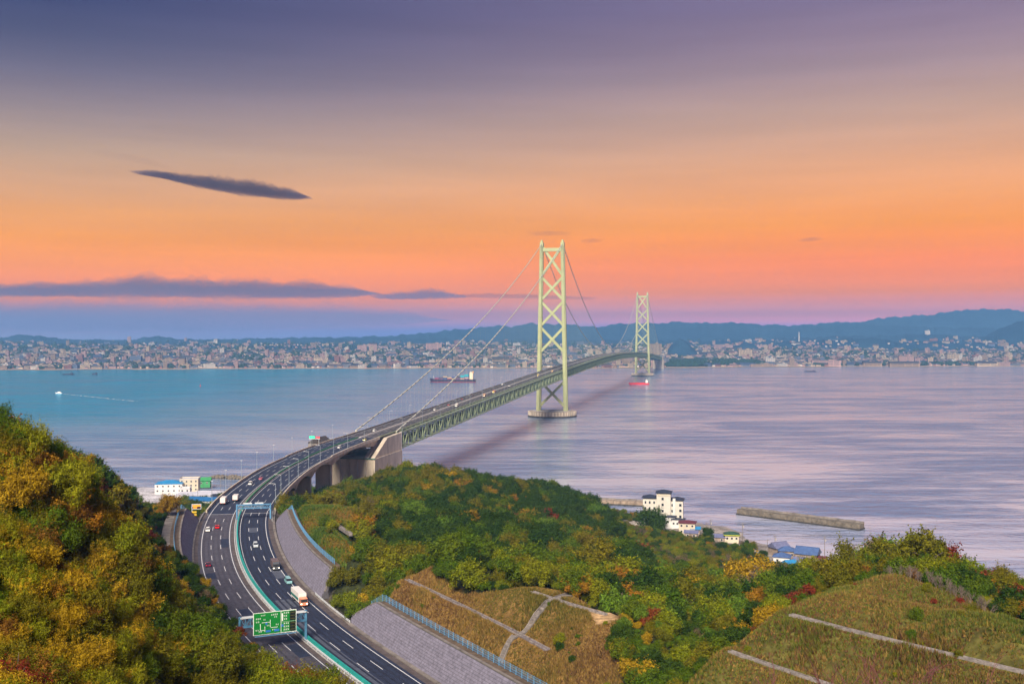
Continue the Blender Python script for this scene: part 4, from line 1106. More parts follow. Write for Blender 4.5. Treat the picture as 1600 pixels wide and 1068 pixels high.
def car(c, kind='saloon', lit=True):
    t = empty(dict(saloon='car', mpv='minivan', van='van')[kind], (0, 0, 0))
    p = paint(c)
    if kind == 'saloon':
        body = [(2.2, .32), (2.25, .62), (2.1, .78), (.95, .95), (-1.5, 1.0), (-2.2, .95), (-2.25, .45), (-2.15, .3)]
        cab = [(.98, .94), (.25, 1.40), (-1.05, 1.45), (-1.75, .98)]; roof_ = [(.22, 1.40), (.1, 1.46), (-.95, 1.50), (-1.08, 1.44)]
    elif kind == 'mpv':
        body = [(2.3, .32), (2.35, .75), (2.2, .95), (1.4, 1.1), (-2.2, 1.12), (-2.3, .9), (-2.3, .35)]
        cab = [(1.45, 1.08), (.75, 1.72), (-2.0, 1.76), (-2.22, 1.1)]; roof_ = [(.74, 1.71), (.5, 1.80), (-1.9, 1.84), (-2.02, 1.75)]
    else:
        body = [(2.3, .35), (2.38, .9), (2.2, 1.15), (-2.35, 1.15), (-2.38, .35)]
        cab = [(2.15, 1.14), (1.55, 1.9), (-2.2, 1.95), (-2.33, 1.14)]; roof_ = [(1.55, 1.89), (1.3, 2.0), (-2.1, 2.04), (-2.22, 1.94)]
    extr(MB(), body, 1.74).build('body', p, t)
    extr(MB(), cab, 1.62, wt=.84).build('windows', M['glass'], t)
    extr(MB(), roof_, 1.40, wt=.92).build('roof', p, t)
    mbp = MB()
    for y in ((.0, -.85) if kind == 'saloon' else (.4, -.8)):
        for sd in (-1, 1): mbp.beam((sd * .82, y, .98), (sd * .70, y - .05, roof_[0][1]), .09, .09)
    mbp.build('door_pillar', p, t)
    wheels(t, (1.4, -1.35), .76, .32); lights(t, 2.2, -2.24, .70, .78, .62, lit)
    for sd in (-1, 1): MB().box((sd * .95, .75, 1.02), (.2, .14, .14)).build('mirror', p, t)
    return t
def truck(cab_c, box_c, ln, hgt=3.4, lit=True, stripe=None):
    t = empty('truck', (0, 0, 0)); p = paint(cab_c); L2 = ln / 2
    extr(MB(), [(L2, .5), (L2 + .05, 1.4), (L2 - .2, 2.6), (L2 - 1.9, 2.75), (L2 - 1.95, .5)], 2.2, wt=.94).build('cab', p, t)
    extr(MB(), [(L2 + .08, 1.45), (L2 - .12, 2.35), (L2 - .3, 2.35), (L2 - .15, 1.45)], 2.0).build('windscreen', M['glass'], t)
    for sd in (-1, 1): MB().box((sd * 1.09, L2 - .9, 1.9), (.06, 1.0, .7)).build('side_window', M['glass'], t)
    MB().box((0, -1.05, .85), (1.0, ln - 2.2, .3)).build('chassis', M['near_black'], t)
    MB().box((0, -1.05, 1.05 + (hgt - 1.05) / 2), (2.4, ln - 2.2, hgt - 1.05)).build('cargo_box', mat('cargo_paint', box_c, .4, .08, .8), t)
    if stripe:
        for sd in (-1, 1): MB().box((sd * 1.22, -1.05, 1.9), (.04, ln - 2.3, .8)).build('stripe', mat('stripe_paint', stripe, .4, .08, .8), t)
    wheels(t, (L2 - 1.2, -L2 + 1.6, -L2 + 2.8) if ln > 8 else (L2 - 1.2, -L2 + 1.6), .98, .48, .32); lights(t, L2 + .06, -L2 + .03, 1.0, 1.0, .85, lit)
    return t
def place(t, px, py, label, cat_, away, group, lane=None):
    """stand the vehicle on the road where the photograph shows it"""
    best = None
    for a in np.arange(A0, A[-1] - 30, 3.0):
        for d in (lane,) if lane is not None else LCEN:
            p = road(a, d)
            if p.y < 20: continue
            e = (proj(p.x, p.y, p.z + .7)[0] - px) ** 2 + (proj(p.x, p.y, p.z + .7)[1] - py) ** 2
            if best is None or e < best[0]: best = (e, a, d)
    a, d = best[1], best[2]; p = road(a, d, .03)
    t.location = p; t.rotation_euler = (0, 0, heading(a) + (0 if away else math.pi))
    tag(t, label, cat_, group); return t
LCEN = (-11.5, -7.9, -4.4, 3.35, 6.9, 10.5)
GA, GB_ = 'vehicles heading for the bridge', 'vehicles coming off the bridge'
W_, SIL = (.78, .78, .76), (.52, .56, .60)
place(car(W_, 'mpv'), 324, 826, 'white minivan in the left lane beside the bright red car', 'minivan', True, GA, -11.5)
place(car((.62, .015, .02)), 342, 822, 'bright red car in the middle lane beside the white minivan', 'car', True, GA, -7.9)
place(car((.16, .02, .05)), 327, 881, 'dark maroon car alone in the left lane near the left wall', 'car', True, GA, -11.5)
place(truck(W_, (.74, .70, .67), 9, 3.5, stripe=(.45, .08, .07)), 355, 788, 'white lorry with red stripe under the message board curve', 'lorry', True, GA, -10.6)
place(truck(W_, (.70, .66, .63), 7.5, 3.2), 372, 783, 'white box truck in the middle lane beside the striped lorry', 'lorry', True, GA, -6.0)
place(car(W_, 'van'), 393.5, 756, 'white van on the viaduct behind the pink car', 'van', True, GA, -7.9)
place(car((.55, .18, .25)), 410, 751, 'pink car on the viaduct just ahead of the white van', 'car', True, GA, -6.0)
place(car(SIL, 'mpv'), 394.5, 853, 'silver minivan with lit headlights in the middle of the right carriageway', 'minivan', False, GB_, 6.9)
place(truck((.10, .11, .12), (.14, .10, .10), 7.5, 3.0), 429, 887, 'dark truck with yellow headlights beside the middle retaining wall', 'lorry', False, GB_, 10.5)
place(car((.25, .48, .52), 'van'), 447, 908, 'pale teal van between the dark truck and the long white lorry', 'van', False, GB_, 11.3)
place(truck((.75, .28, .16), (.78, .73, .70), 12, 3.7, stripe=(.02, .16, .13)), 461, 941, 'long white lorry with green stripe and orange cab behind the green sign', 'lorry', False, GB_, 9.2)
place(car(W_, 'van'), 530, 699.5, 'white van on the viaduct near the anchorage', 'van', False, GB_, 6.9)
place(car((.75, .62, .03)), 572, 690, 'yellow car beside the right parapet at the anchorage', 'car', False, GB_, 10.5)
place(car(W_, 'van'), 585.6, 671, 'white van on the left side of the deck just past the anchorage', 'van', True, GA)
place(car(W_, 'van'), 679, 639, 'white van in the bridge lane under the left cable', 'van', True, GA)
place(car((.55, .16, .14)), 701, 632, 'reddish car on the bridge just beyond the white vans', 'car', True, GA)
place(truck(W_, (.75, .66, .58), 7, 3.1), 714, 633, 'cream box truck on the near side of the bridge', 'lorry', False, GB_)
place(car((.10, .10, .12)), 739, 617.5, 'black car on the far lanes of the bridge side span', 'car', True, GA)
place(truck((.7, .45, .3), (.72, .42, .25), 7, 3.1), 757.5, 618.5, 'orange truck on the near lanes of the bridge side span', 'lorry', False, GB_)
place(truck((.75, .6, .1), (.6, .12, .10), 7, 3.2), 772, 612.5, 'red box truck with yellow cab on the bridge side span', 'lorry', False, GB_)
place(car(W_, 'mpv'), 785, 600.5, 'white minivan far along the bridge before the near tower', 'minivan', True, GA)
place(car(SIL), 796, 603, 'silver car far along the bridge on the near lanes', 'car', False, GB_)
place(truck((.75, .55, .1), (.75, .55, .12), 7, 3.1), 841, 587, 'yellow truck on the bridge between the legs of the near tower', 'lorry', False, GB_)
place(truck((.75, .4, .1), (.72, .42, .16), 7, 3.1), 863, 580, 'amber truck on the bridge at the near tower', 'lorry', False, GB_)
place(car((.2, .2, .25)), 820, 592, 'dark grey car on the bridge short of the near tower', 'car', True, GA)
place(car((.35, .05, .05)), 722, 624, 'dark red car on the far lanes under the right cable', 'car', True, GA)

# ================================================================== buildings on the near shore
WH = mat('white_render', (.56, .53, .47), .8, .07, .15); WH2 = mat('bright_white_render', (.60, .59, .58), .8, .06, .15)
NAVY = mat('navy_roof', (.030, .036, .060), .6, .2, .6); BLUE = mat('blue_tile_roof', (.065, .115, .26), .55, .18, .7); BLUE2 = mat('grey_blue_roof', (.14, .15, .26), .6, .18, .7)
MAROON = mat('maroon_roof', (.12, .03, .04), .6, .2, .6); SKYB = mat('sky_blue_roof', (.03, .22, .46), .5, .1, .3); PALEF = mat('flat_white_roof', (.50, .50, .57), .7, .08, .2)
LIME = mat('lime_eaves', (.40, .43, .04), .6, .1, .5); DKG = mat('dark_green_roof', (.03, .075, .05), .6, .2, .6); GRN = mat('green_shed', (.05, .28, .10), .6, .15, .3)
CREAM = mat('cream_wall', (.54, .48, .37), .8, .08, .2); BRNW = mat('brown_wall', (.28, .22, .18), .85, .2, .4)
def house(px, py, zb, w, dpt, h, rz, wall, roof, label, kind='gable', name='house', rh=2.2, cat_='house', wins=(2, 1), z=None, eav=.7):
    """house standing with its base centre where the photo shows it"""
    c_ = G(px, py, zb)
    t = tag(empty(name, (c_[0], c_[1], zb), rz), label, cat_)
    MB().box((0, 0, h / 2 - 1), (w, dpt, h + 2)).build('wall', wall, t)
    e = eav
    if kind == 'gable':
        MB().prism([(-w / 2 - e, -dpt / 2 - e, h), (-w / 2 - e, dpt / 2 + e, h), (-w / 2 - e, dpt / 2 + e, h + .25), (-w / 2 - e, 0, h + rh), (-w / 2 - e, -dpt / 2 - e, h + .25)][::-1], (w + 2 * e, 0, 0)).build('roof', roof, t)
        MB().box((0, 0, h + rh + .05), (w + 2 * e + .1, .5, .3)).build('ridge_cap', roof, t)
    elif kind == 'hip':
        a_, b_ = w / 2 + e, dpt / 2 + e; k = max(.3, a_ - b_)
        vs = [(-a_, -b_, h), (a_, -b_, h), (a_, b_, h), (-a_, b_, h), (-a_, -b_, h + .25), (a_, -b_, h + .25), (a_, b_, h + .25), (-a_, b_, h + .25), (-k, 0, h + rh), (k, 0, h + rh)]
        MB().add(vs, [(3, 2, 1, 0), (0, 1, 5, 4), (1, 2, 6, 5), (2, 3, 7, 6), (3, 0, 4, 7), (4, 5, 9, 8), (5, 6, 9), (6, 7, 8, 9), (7, 4, 8)]).build('roof', roof, t)
    else:
        MB().box((0, 0, h + .15), (w + .4, dpt + .4, .3)).build('roof', roof, t)
        mb = MB()
        for x, y, sx_, sy_ in ((0, -dpt / 2, w, .3), (0, dpt / 2, w, .3), (-w / 2, 0, .3, dpt - .6), (w / 2, 0, .3, dpt - .6)): mb.box((x, y, h + .65), (sx_, sy_, .7))
        mb.build('parapet', wall, t)
    nx, nz = wins
    for k in range(nx):
        for j in range(nz):
            x = -w / 2 + w * (k + .5) / nx; zz = (h / nz) * (j + .55)
            f = MB().box((x, -dpt / 2 - .03, zz), (1.5, .1, 1.5)).build('window', WH2, t)
            MB().box((x, -dpt / 2 - .09, zz), (1.2, .06, 1.2)).build('pane', M['glass'], f)
    return t
# hotel
hc = G(1037, 820, 3.0); HB = tag(empty('hotel', (hc[0], hc[1], 3.0), rad(-12)), 'white four-storey seaside block with a taller central tower and dark hipped roofs', 'building')
def hip(mb, x, y, w, d, z, rh, e=.9):
    a_, b_ = w / 2 + e, d / 2 + e; k = max(.2, a_ - b_)
    vs = [(-a_, -b_, z), (a_, -b_, z), (a_, b_, z), (-a_, b_, z), (-a_, -b_, z + .3), (a_, -b_, z + .3), (a_, b_, z + .3), (-a_, b_, z + .3), (-k, 0, z + rh), (k, 0, z + rh)]
    vs = [(p[0] + x, p[1] + y, p[2]) for p in vs]
    return mb.add(vs, [(3, 2, 1, 0), (0, 1, 5, 4), (1, 2, 6, 5), (2, 3, 7, 6), (3, 0, 4, 7), (4, 5, 9, 8), (5, 6, 9), (6, 7, 8, 9), (7, 4, 8)])
for x, y, w, d, h in ((-9.3, 3, 9.6, 9, 18.5), (.2, 0, 9.4, 9.5, 22.6), (9.0, 3.0, 8.2, 9, 17.5)):
    MB().box((x, y, h / 2 - 2), (w, d, h + 4)).build('wall', WH, HB)
    hip(MB(), x, y, w, d, h, 2.0).build('roof', NAVY, HB)
MB().box((7.2, -1.9, 9.4), (1.8, 1.2, 18.8)).build('chimney', WH2, HB)
MB().box((.2, -4.9, 21.2), (8.4, .12, .9)).build('sign_band', CREAM, HB)
for x, y, zs_l, ww in ((-12.3, -1.55, (15.6, 11.6), 1.1), (-9.4, -1.55, (15.6, 11.6), 1.1), (-6.4, -1.55, (15.6, 11.6), 1.1), (-.4, -4.8, (18.8, 14.8, 10.6, 6.5), 1.5), (6.0, -1.55, (14.2, 10.2, 6.2), 1.3), (11.4, -1.55, (14.4, 10.6, 6.6), 1.6)):
    for z in zs_l:
        f = MB().box((x, y, z), (ww + .4, .12, 2.0)).build('window', WH2, HB); MB().box((x, y - .09, z), (ww, .08, 1.7)).build('pane', M['glass'], f)
for y_ in (1.0, 5.0):
    for z in (14.4, 10.6, 6.6):
        f = MB().box((13.13, y_, z), (.12, 1.9, 2.0)).build('window', WH2, HB); MB().box((13.22, y_, z), (.08, 1.5, 1.7)).build('pane', M['glass'], f)
R_ = rad(-14)
house(1048, 823, 3, 6.4, 6, 7.2, R_, WH2, NAVY, 'small white annexe with dark roof in front of the white seaside block', 'hip', wins=(2, 1), rh=1.0)
house(1056, 824, 3, 5, 5, 6.0, R_, WH2, NAVY, 'low white annexe with paired windows right of the small annexe', 'hip', wins=(2, 1), rh=.8)
house(1062, 821, 3, 6.5, 6, 4.6, R_, WH2, NAVY, 'low dark-roofed porch building behind the maroon-roofed house', 'hip', wins=(2, 1), rh=1.2)
house(1074, 833, 3, 10.5, 8, 7.4, R_, CREAM, MAROON, 'cream two-storey house with maroon roof right of the white seaside block', 'hip', wins=(3, 2), rh=1.5)
house(1087, 834, 3, 5.5, 5, 3.6, R_, BRNW, SKYB, 'small shed with a bright blue tarpaulin roof', 'gable', 'shed', 1.3, 'shed')
house(1080, 839, 3, 8, 6, 3.2, R_, BRNW, BLUE2, 'low grey-blue roofed shed beneath the blue tarpaulin shed', 'gable', 'shed', 1.4, 'shed')
house(1143, 846, 3, 8.5, 6, 5.0, rad(-8), CREAM, DKG, 'little cream house with dark green roof and lime yellow eaves', 'hip', wins=(3, 1), rh=1.7)
c_ = G(1143, 846, 3); MB().box((0, 0, 4.75), (10.1, 7.6, .5)).build('eaves', LIME, [o for o in bpy.data.objects if o.get('label', '').startswith('little cream')][0])
house(1121, 845, 3, 10, 7, 3.0, rad(-10), BRNW, BLUE2, 'low violet-blue roof left of the lime yellow eaves house', 'gable', 'shed', 1.6, 'shed')
house(1217, 866, 3, 9.5, 8, 4.6, rad(24), BRNW, BLUE2, 'violet-grey gabled house, leftmost of the blue-roofed shore houses', 'gable', rh=3.0)
house(1230, 870, 3, 9.5, 7.5, 4.2, rad(-12), BRNW, BLUE, 'blue tiled house between the violet-grey and the big blue-roofed house', 'hip', rh=2.4)
house(1222, 879, 3, 9, 7.5, 4.0, rad(-20), WH2, BLUE, 'lower blue-roofed house in front of the violet-grey one', 'hip', rh=2.2)
house(1262, 877, 3, 12, 9.5, 5.0, rad(-30), BRNW, BLUE, 'biggest blue tiled shore house with a gabled end', 'gable', rh=3.6, wins=(3, 1))
house(1250, 883, 3, 6, 5, 3.4, rad(-20), WH2, BLUE2, 'small white-walled lean-to before the biggest blue tiled house', 'gable', rh=1.4)
house(1234, 886, 3, 6, 5, 2.6, rad(20), BRNW, SKYB, 'bright blue tarpaulin covered shed among the shore houses', 'gable', 'shed', 1.6, 'shed')
house(1283, 880, 3, 6, 6, 3.0, rad(-20), BRNW, MAROON, 'small brown shed at the right end of the shore houses', 'gable', 'shed', 1.2, 'shed')
house(1580, 921, 3, 9, 6, 3.0, rad(-20), BRNW, BLUE2, 'lone grey-blue roof on the shore behind the right-hand trees', 'gable', 'shed', 1.6, 'shed')
# harbour on the left
c0_ = rad(8)
house(266, 768, 3, 22, 16, 7.5, c0_, WH2, SKYB, 'white harbour hall with a sky blue roof', 'hip', 'harbour_hall', 2.6, 'building', wins=(5, 2), eav=.3)
house(297, 766, 3, 15, 12, 10, c0_, CREAM, PALEF, 'cream three-storey harbour office with flat roof', 'flat', 'harbour_office', 2, 'building', wins=(4, 3))
house(290, 774, 3, 8, 8, 6, c0_, WH2, PALEF, 'small white flat-roofed block in front of the cream harbour office', 'flat', 'harbour_office', 2, 'building', wins=(2, 2))
house(320, 757, 3, 10, 8, 4.0, c0_, GRN, GRN, 'green corrugated shed behind the cream harbour office', 'gable', 'shed', 2.6, 'shed')
house(333, 783, 3, 26, 22, 6.5, rad(-10), WH2, PALEF, 'wide warehouse with a pale flat roof near the harbour apron', 'gable', 'warehouse', 1.6, 'warehouse', wins=(4, 1))
house(303, 783, 3, 22, 18, 6, rad(-10), WH2, PALEF, 'pale flat-roofed warehouse left of the blue-roofed one', 'gable', 'warehouse', 1.2, 'warehouse', wins=(4, 1))
house(320, 794, 3, 24, 10, 6.5, rad(-12), WH2, mat('deep_blue_roof', (.02, .12, .30), .5, .15, .3), 'long warehouse with a deep blue roof below the pale roofs', 'gable', 'warehouse', 2.2, 'warehouse', wins=(4, 1))
house(353, 789, 3, 20, 12, 7, rad(25), BRNW, NAVY, 'dark navy roofed warehouse next to the viaduct parapet', 'gable', 'warehouse', 2.2, 'warehouse', wins=(4, 1))
house(315, 800, 4, 12, 8, 5, rad(-12), mat('lilac_wall', (.42, .34, .44), .8, .1, .3), BLUE2, 'lilac-walled house under the deep blue warehouse roof', 'gable', rh=1.4)
house(345, 797, 4, 18, 6, 5, rad(-14), WH2, PALEF, 'long low pale-roofed shed below the dark navy warehouse', 'gable', 'shed', 1.0, 'shed')
# breakwaters
def breakwater(p, q, w, h, label, m, nbay):
    p, q = Vector((*p[:2], 0)), Vector((*q[:2], 0)); t = tag(empty('breakwater', p), label, 'breakwater')
    d = q - p; ln = d.length; d.normalize(); n_ = Vector((d.y, -d.x, 0))
    if n_.y > 0: n_ = -n_
    for k in range(nbay):
        a_ = d * (ln * k / nbay + .12); b_ = d * (ln * (k + 1) / nbay - .12); dz = .06 * ((k * 7) % 5 - 2)
        f = lambda v, o_, z: (v + n_ * o_ + Vector((0, 0, z)))
        MB().hexa([f(a_, w / 2 + .4, -4), f(b_, w / 2 + .4, -4), f(b_, -w / 2 - .4, -4), f(a_, -w / 2 - .4, -4)], [f(a_, w / 2, h + dz), f(b_, w / 2, h + dz), f(b_, -w / 2, h + dz), f(a_, -w / 2, h + dz)]).build('caisson_block', m, t)
        MB().hexa([f(a_, -w / 2 + 1.4, h - .2), f(b_, -w / 2 + 1.4, h - .2), f(b_, -w / 2, h - .2), f(a_, -w / 2, h - .2)], [f(a_, -w / 2 + 1.1, h + 1.1 + dz), f(b_, -w / 2 + 1.1, h + 1.1 + dz), f(b_, -w / 2, h + 1.1 + dz), f(a_, -w / 2, h + 1.1 + dz)]).build('wave_wall', M['conc_dark'], t)
    f = lambda v, o_, z: (v + n_ * o_ + Vector((0, 0, z)))
    MB().hexa([f(d * -.3, w / 2 + .7, -4), f(d * (ln + .3), w / 2 + .7, -4), f(d * (ln + .3), -w / 2 - .7, -4), f(d * -.3, -w / 2 - .7, -4)], [f(d * -.3, w / 2 + .55, 1.1), f(d * (ln + .3), w / 2 + .55, 1.1), f(d * (ln + .3), -w / 2 - .55, 1.1), f(d * -.3, -w / 2 - .55, 1.1)]).build('tide_band', M['near_black'], t)
    return t
BWM = mat('breakwater_concrete', (.16, .135, .105), .9, .35, .35, bump=.2)
breakwater(G(1155, 800.5, 1.0), G(1347, 825, 1.0), 7.5, 4.2, 'long free-standing concrete breakwater right of the white seaside block', BWM, 16)
breakwater(G(905, 783, 1), G(1016, 788.5, 1), 7, 3.4, 'brown breakwater running behind the white seaside block', mat('brown_breakwater', (.30, .23, .17), .9, .3, .3), 10)
mb = MB(); rs = random.Random(5)
bw0, bw1 = G(330, 746, 0), G(383, 748, 0)
rk = tag(empty('rock_breakwater', (bw0[0], bw0[1], 0)), 'low mound of brown armour rocks off the harbour', 'breakwater')
for k in range(150):
    u = rs.random(); c_ = Vector((bw0[0] + (bw1[0] - bw0[0]) * u, bw0[1] + (bw1[1] - bw0[1]) * u + rs.uniform(-5, 5), rs.uniform(0, 2.6) * (1 - abs(u - .5)))) - Vector((bw0[0], bw0[1], 0))
    s_ = rs.uniform(1.2, 2.2)
    o = MB().ball(c_, s_, 0, 6, 4, rs.uniform(.6, .9)).build('rock', BWM, rk)
# quay
qa, qb = G(348, 757, 2.2), G(392, 762, 2.2)

# ================================================================== utility poles
def upole(px, py_base, py_top, zb, label, arms=2, tr=False):
    c_ = G(px, py_base, zb); h = CAMZ - (py_top - YH) * c_[1] / FPX - zb
    t = tag(empty('utility_pole', (c_[0], c_[1], zb)), label, 'utility pole', 'utility poles along the shore')
    MB().tube([(0, 0, -1), (0, 0, h)], [.22, .14], 8).build('pole', M['conc_dark'], t)
    for k in range(arms): MB().box((0, 0, h - .5 - .9 * k), (2.6 - .5 * k, .18, .18), .2).build('crossarm', M['conc_dark'], t)
    if tr: MB().tube([(.5, 0, h - 3), (.5, 0, h - 1.9)], .4, 8).build('transformer', M['conc_pale'], t)
for px, b_, tp, l_, ar in ((1104.5, 838, 816, 'short pole left of the taller pole beside the dark round tree', 1), (1110.5, 842, 811, 'tall pole behind the dark round tree on the shore', 2), (1160.5, 853, 816, 'tall pole right of the lime yellow eaves house', 2),
        (1211, 866, 836, 'pole standing at the violet-grey gabled house', 2), (1288.5, 878, 837, 'tall pole at the right end of the blue-roofed houses', 2), (997, 858, 843, 'white pole on the flank of the dark green hill', 2), (1199, 866, 842, 'thin pole among bare trees left of the blue-roofed houses', 1),
        (1574, 915, 893, 'small pole by the lone roof behind the right-hand trees', 1)):
    upole(px, b_, tp, 3 if px != 997 else 14, l_, ar, ar > 1)
for i, (px, b_, tp) in enumerate(((297, 780, 757), (309, 792, 763), (331, 790, 755), (345, 785, 742), (361, 777, 745))):
    upole(px, b_, tp, 3, f'thin harbour pole, {nth(i + 1)} from the left among the warehouse roofs', 1)

# ================================================================== ships
HULLR = mat('dark_hull', (.035, .02, .045), .5, .15, .1); BOOT = mat('red_boot_top', (.30, .04, .06), .6, .15, .1); REDH = mat('red_hull', (.55, .03, .035), .5, .1, .1)
SUPER = mat('ship_cream', (.78, .66, .46), .6, .06, .1); SHIPW = mat('ship_white', (.80, .78, .74), .6, .05, .2)
def hull(ln, bm, z0, z1, m, parent, name, sheer=.0, fl=1.0):
    n_ = 18; vs = []; fs = []
    for i in range(n_ + 1):
        u = i / n_; x = -ln / 2 + ln * u
        w = bm / 2 * min(1, (u / .16) ** .6 if u < .16 else 1, ((1 - u) / .06 + .55) if u > .94 else 1) + .05
        lift = sheer * max(0, (.22 - u) / .22) ** 2
        vs += [(x + (1 - u) * .0, -w * .9, z0), (x, w * .9, z0), (x - (2.5 * fl if u < .1 else 0), w, z1 + lift), (x - (2.5 * fl if u < .1 else 0), -w, z1 + lift)]
    for i in range(n_):
        for j in range(4): fs.append((4 * i + j, 4 * i + 4 + j, 4 * i + 4 + (j + 1) % 4, 4 * i + (j + 1) % 4))
    fs += [(3, 2, 1, 0), tuple(4 * n_ + j for j in range(4))]
    return MB().add(vs, fs).build(name, m, parent)
def ship_at(name, px, py, label, cat_='ship', rz=0.0):
    c_ = G(px, py, 0); return tag(empty(name, (c_[0], c_[1], 0), rz), label, cat_), c_[1] / FPX
t, k = ship_at('container_ship', 708, 597, 'dark container ship with stacked coloured containers and cream bridge house', rz=rad(-3))
ln = 71 * k
hull(ln, 22, -1, 2.0, BOOT, t, 'boot_top'); hull(ln, 22.4, 2.0, 9.5, HULLR, t, 'hull', 3.5)
CC = [mat('container_red', (.30, .05, .07), .6, .15, .2), mat('container_blue', (.05, .10, .28), .6, .15, .2), mat('container_violet', (.16, .07, .17), .6, .15, .2), mat('container_teal', (.02, .34, .38), .6, .15, .2), mat('container_tan', (.50, .36, .22), .6, .15, .2), mat('container_dark', (.05, .04, .06), .6, .15, .2)]
rs = random.Random(2)
for b_ in range(8):
    x0 = -ln * .40 + b_ * ln * .094
    tiers = [2, 2, 3, 2, 3, 3, 4, 5][b_]
    for tr in range(tiers):
        for r_ in range(3):
            cc = CC[3] if (b_ >= 6 and tr >= tiers - 2) else (CC[1] if b_ == 6 and tr > 1 else rs.choice(CC[:3] + CC[4:]))
            MB().box((x0 + 6, -7 + 7 * r_, 9.6 + 1.45 + 2.9 * tr), (12.2, 6.8, 2.8)).build('container', cc, t)
MB().box((ln * .405, 0, 19), (10, 20, 19)).box((ln * .40, 0, 29.5), (7, 22, 3)).build('bridge_house', SUPER, t)
MB().box((ln * .40 - 3.6, 0, 29.8), (.3, 18, 1.4)).build('windows', M['glass'], t)
MB().tube([(ln * .44, 0, 28), (ln * .44, 0, 34)], 2.0, 10).build('funnel', mat('funnel_orange', (.75, .38, .06), .5, .1, .3), t)
MB().tube([(ln * .39, 0, 31), (ln * .39, 0, 38)], .3, 6).build('mast', SHIPW, t); MB().tube([(-ln * .43, 0, 10), (-ln * .43, 0, 21)], .35, 6).build('foremast', SHIPW, t)
t, k = ship_at('red_coaster', 999, 600.5, 'small red cargo ship with white bridge house beneath the far tower', rz=rad(2))
ln = 31 * k
hull(ln, 10, -1, 4.6, REDH, t, 'hull', 2.0); MB().box((-ln * .05, 0, 5.2), (ln * .6, 7, 1.2)).build('hatch_cover', REDH, t)
MB().box((ln * .36, 0, 8), (6, 8.5, 6.5)).box((ln * .36, 0, 12.2), (4, 7, 2)).build('bridge_house', SHIPW, t); MB().tube([(ln * .37, 0, 13), (ln * .37, 0, 17)], .25, 6).build('mast', SHIPW, t)
t, k = ship_at('motor_yacht', 92, 614.5, 'white motor boat speeding left with a long foam wake', 'boat', rad(-2))
hull(15.5, 5, -.3, 2.2, SHIPW, t, 'hull', 1.0, .5); MB().box((1, 0, 3.2), (7, 4, 2.2), 0, taper=.8).build('cabin', SHIPW, t); MB().box((-2.2, 0, 3.4), (.4, 3.2, .9)).build('windscreen', M['glass'], t); MB().box((2, 0, 4.6), (3, 3, .5)).build('flybridge', CREAM, t)
FOAM = mat('sea_foam', (.82, .85, .88), .9, .4, .05)
def wake(px0, py0, px1, py1, w0, w1, label):
    a_, b_ = G(px0, py0, .12), G(px1, py1, .12); d = Vector((b_[0] - a_[0], b_[1] - a_[1], 0)); n_ = Vector((-d.y, d.x, 0)).normalized(); rs = random.Random(int(px0)); mb = MB()
    for k in range(60):          # broken patches of foam that thin out astern
        u0 = k / 60; u1 = (k + .35 + .6 * rs.random() * (1 - u0 * .6)) / 60; w = w0 + (w1 - w0) * u0
        off = rs.uniform(-.35, .35) * w; hw_ = w * rs.uniform(.25, .5) * (1 - .65 * u0)
        c0, c1 = Vector(a_) + d * u0 + n_ * off, Vector(a_) + d * u1 + n_ * off * .8
        mb.add([c0 - n_ * hw_, c1 - n_ * hw_ * .6, c1 + n_ * hw_ * .6, c0 + n_ * hw_], [(0, 1, 2, 3)])
    return tag(mb.build('wake_foam', FOAM), label, kind='stuff')
wake(98, 614.8, 215, 627, 3.0, 20, 'white foam wake trailing behind the motor boat')
wake(744, 596.5, 835, 596.8, 6, 26, 'pale foam wake trailing behind the container ship')
for px, py, l_, lab in ((107, 585.3, 18, 'low dark barge off the left shore, the larger of two'), (148, 585, 8, 'tiny dark fishing boat to the right of the low barge'), (1266, 580.6, 18, 'low dark barge off the right shore beyond the far tower')):
    t, k = ship_at('barge', px, py, lab, 'boat')
    hull(l_ * k, 9, -.5, 3.2, HULLR, t, 'hull', .8); MB().box((l_ * k * .3, 0, 5), (5, 6, 4)).build('wheelhouse', HULLR, t); MB().box((-l_ * k * .1, 0, 3.6), (l_ * k * .5, 6, 1.0)).build('cargo', M['near_black'], t)
t, k = ship_at('buoy', 313, 603.5, 'small red channel buoy floating in the strait', 'buoy')
MB().tube([(0, 0, -.5), (0, 0, 1.2)], 2.0, 10).build('float', REDH, t); MB().tube([(0, 0, 1.2), (0, 0, 6)], [1.2, .3], 8).build('tower', REDH, t); MB().ball((0, 0, 6.6), .7).build('lamp', REDH, t)
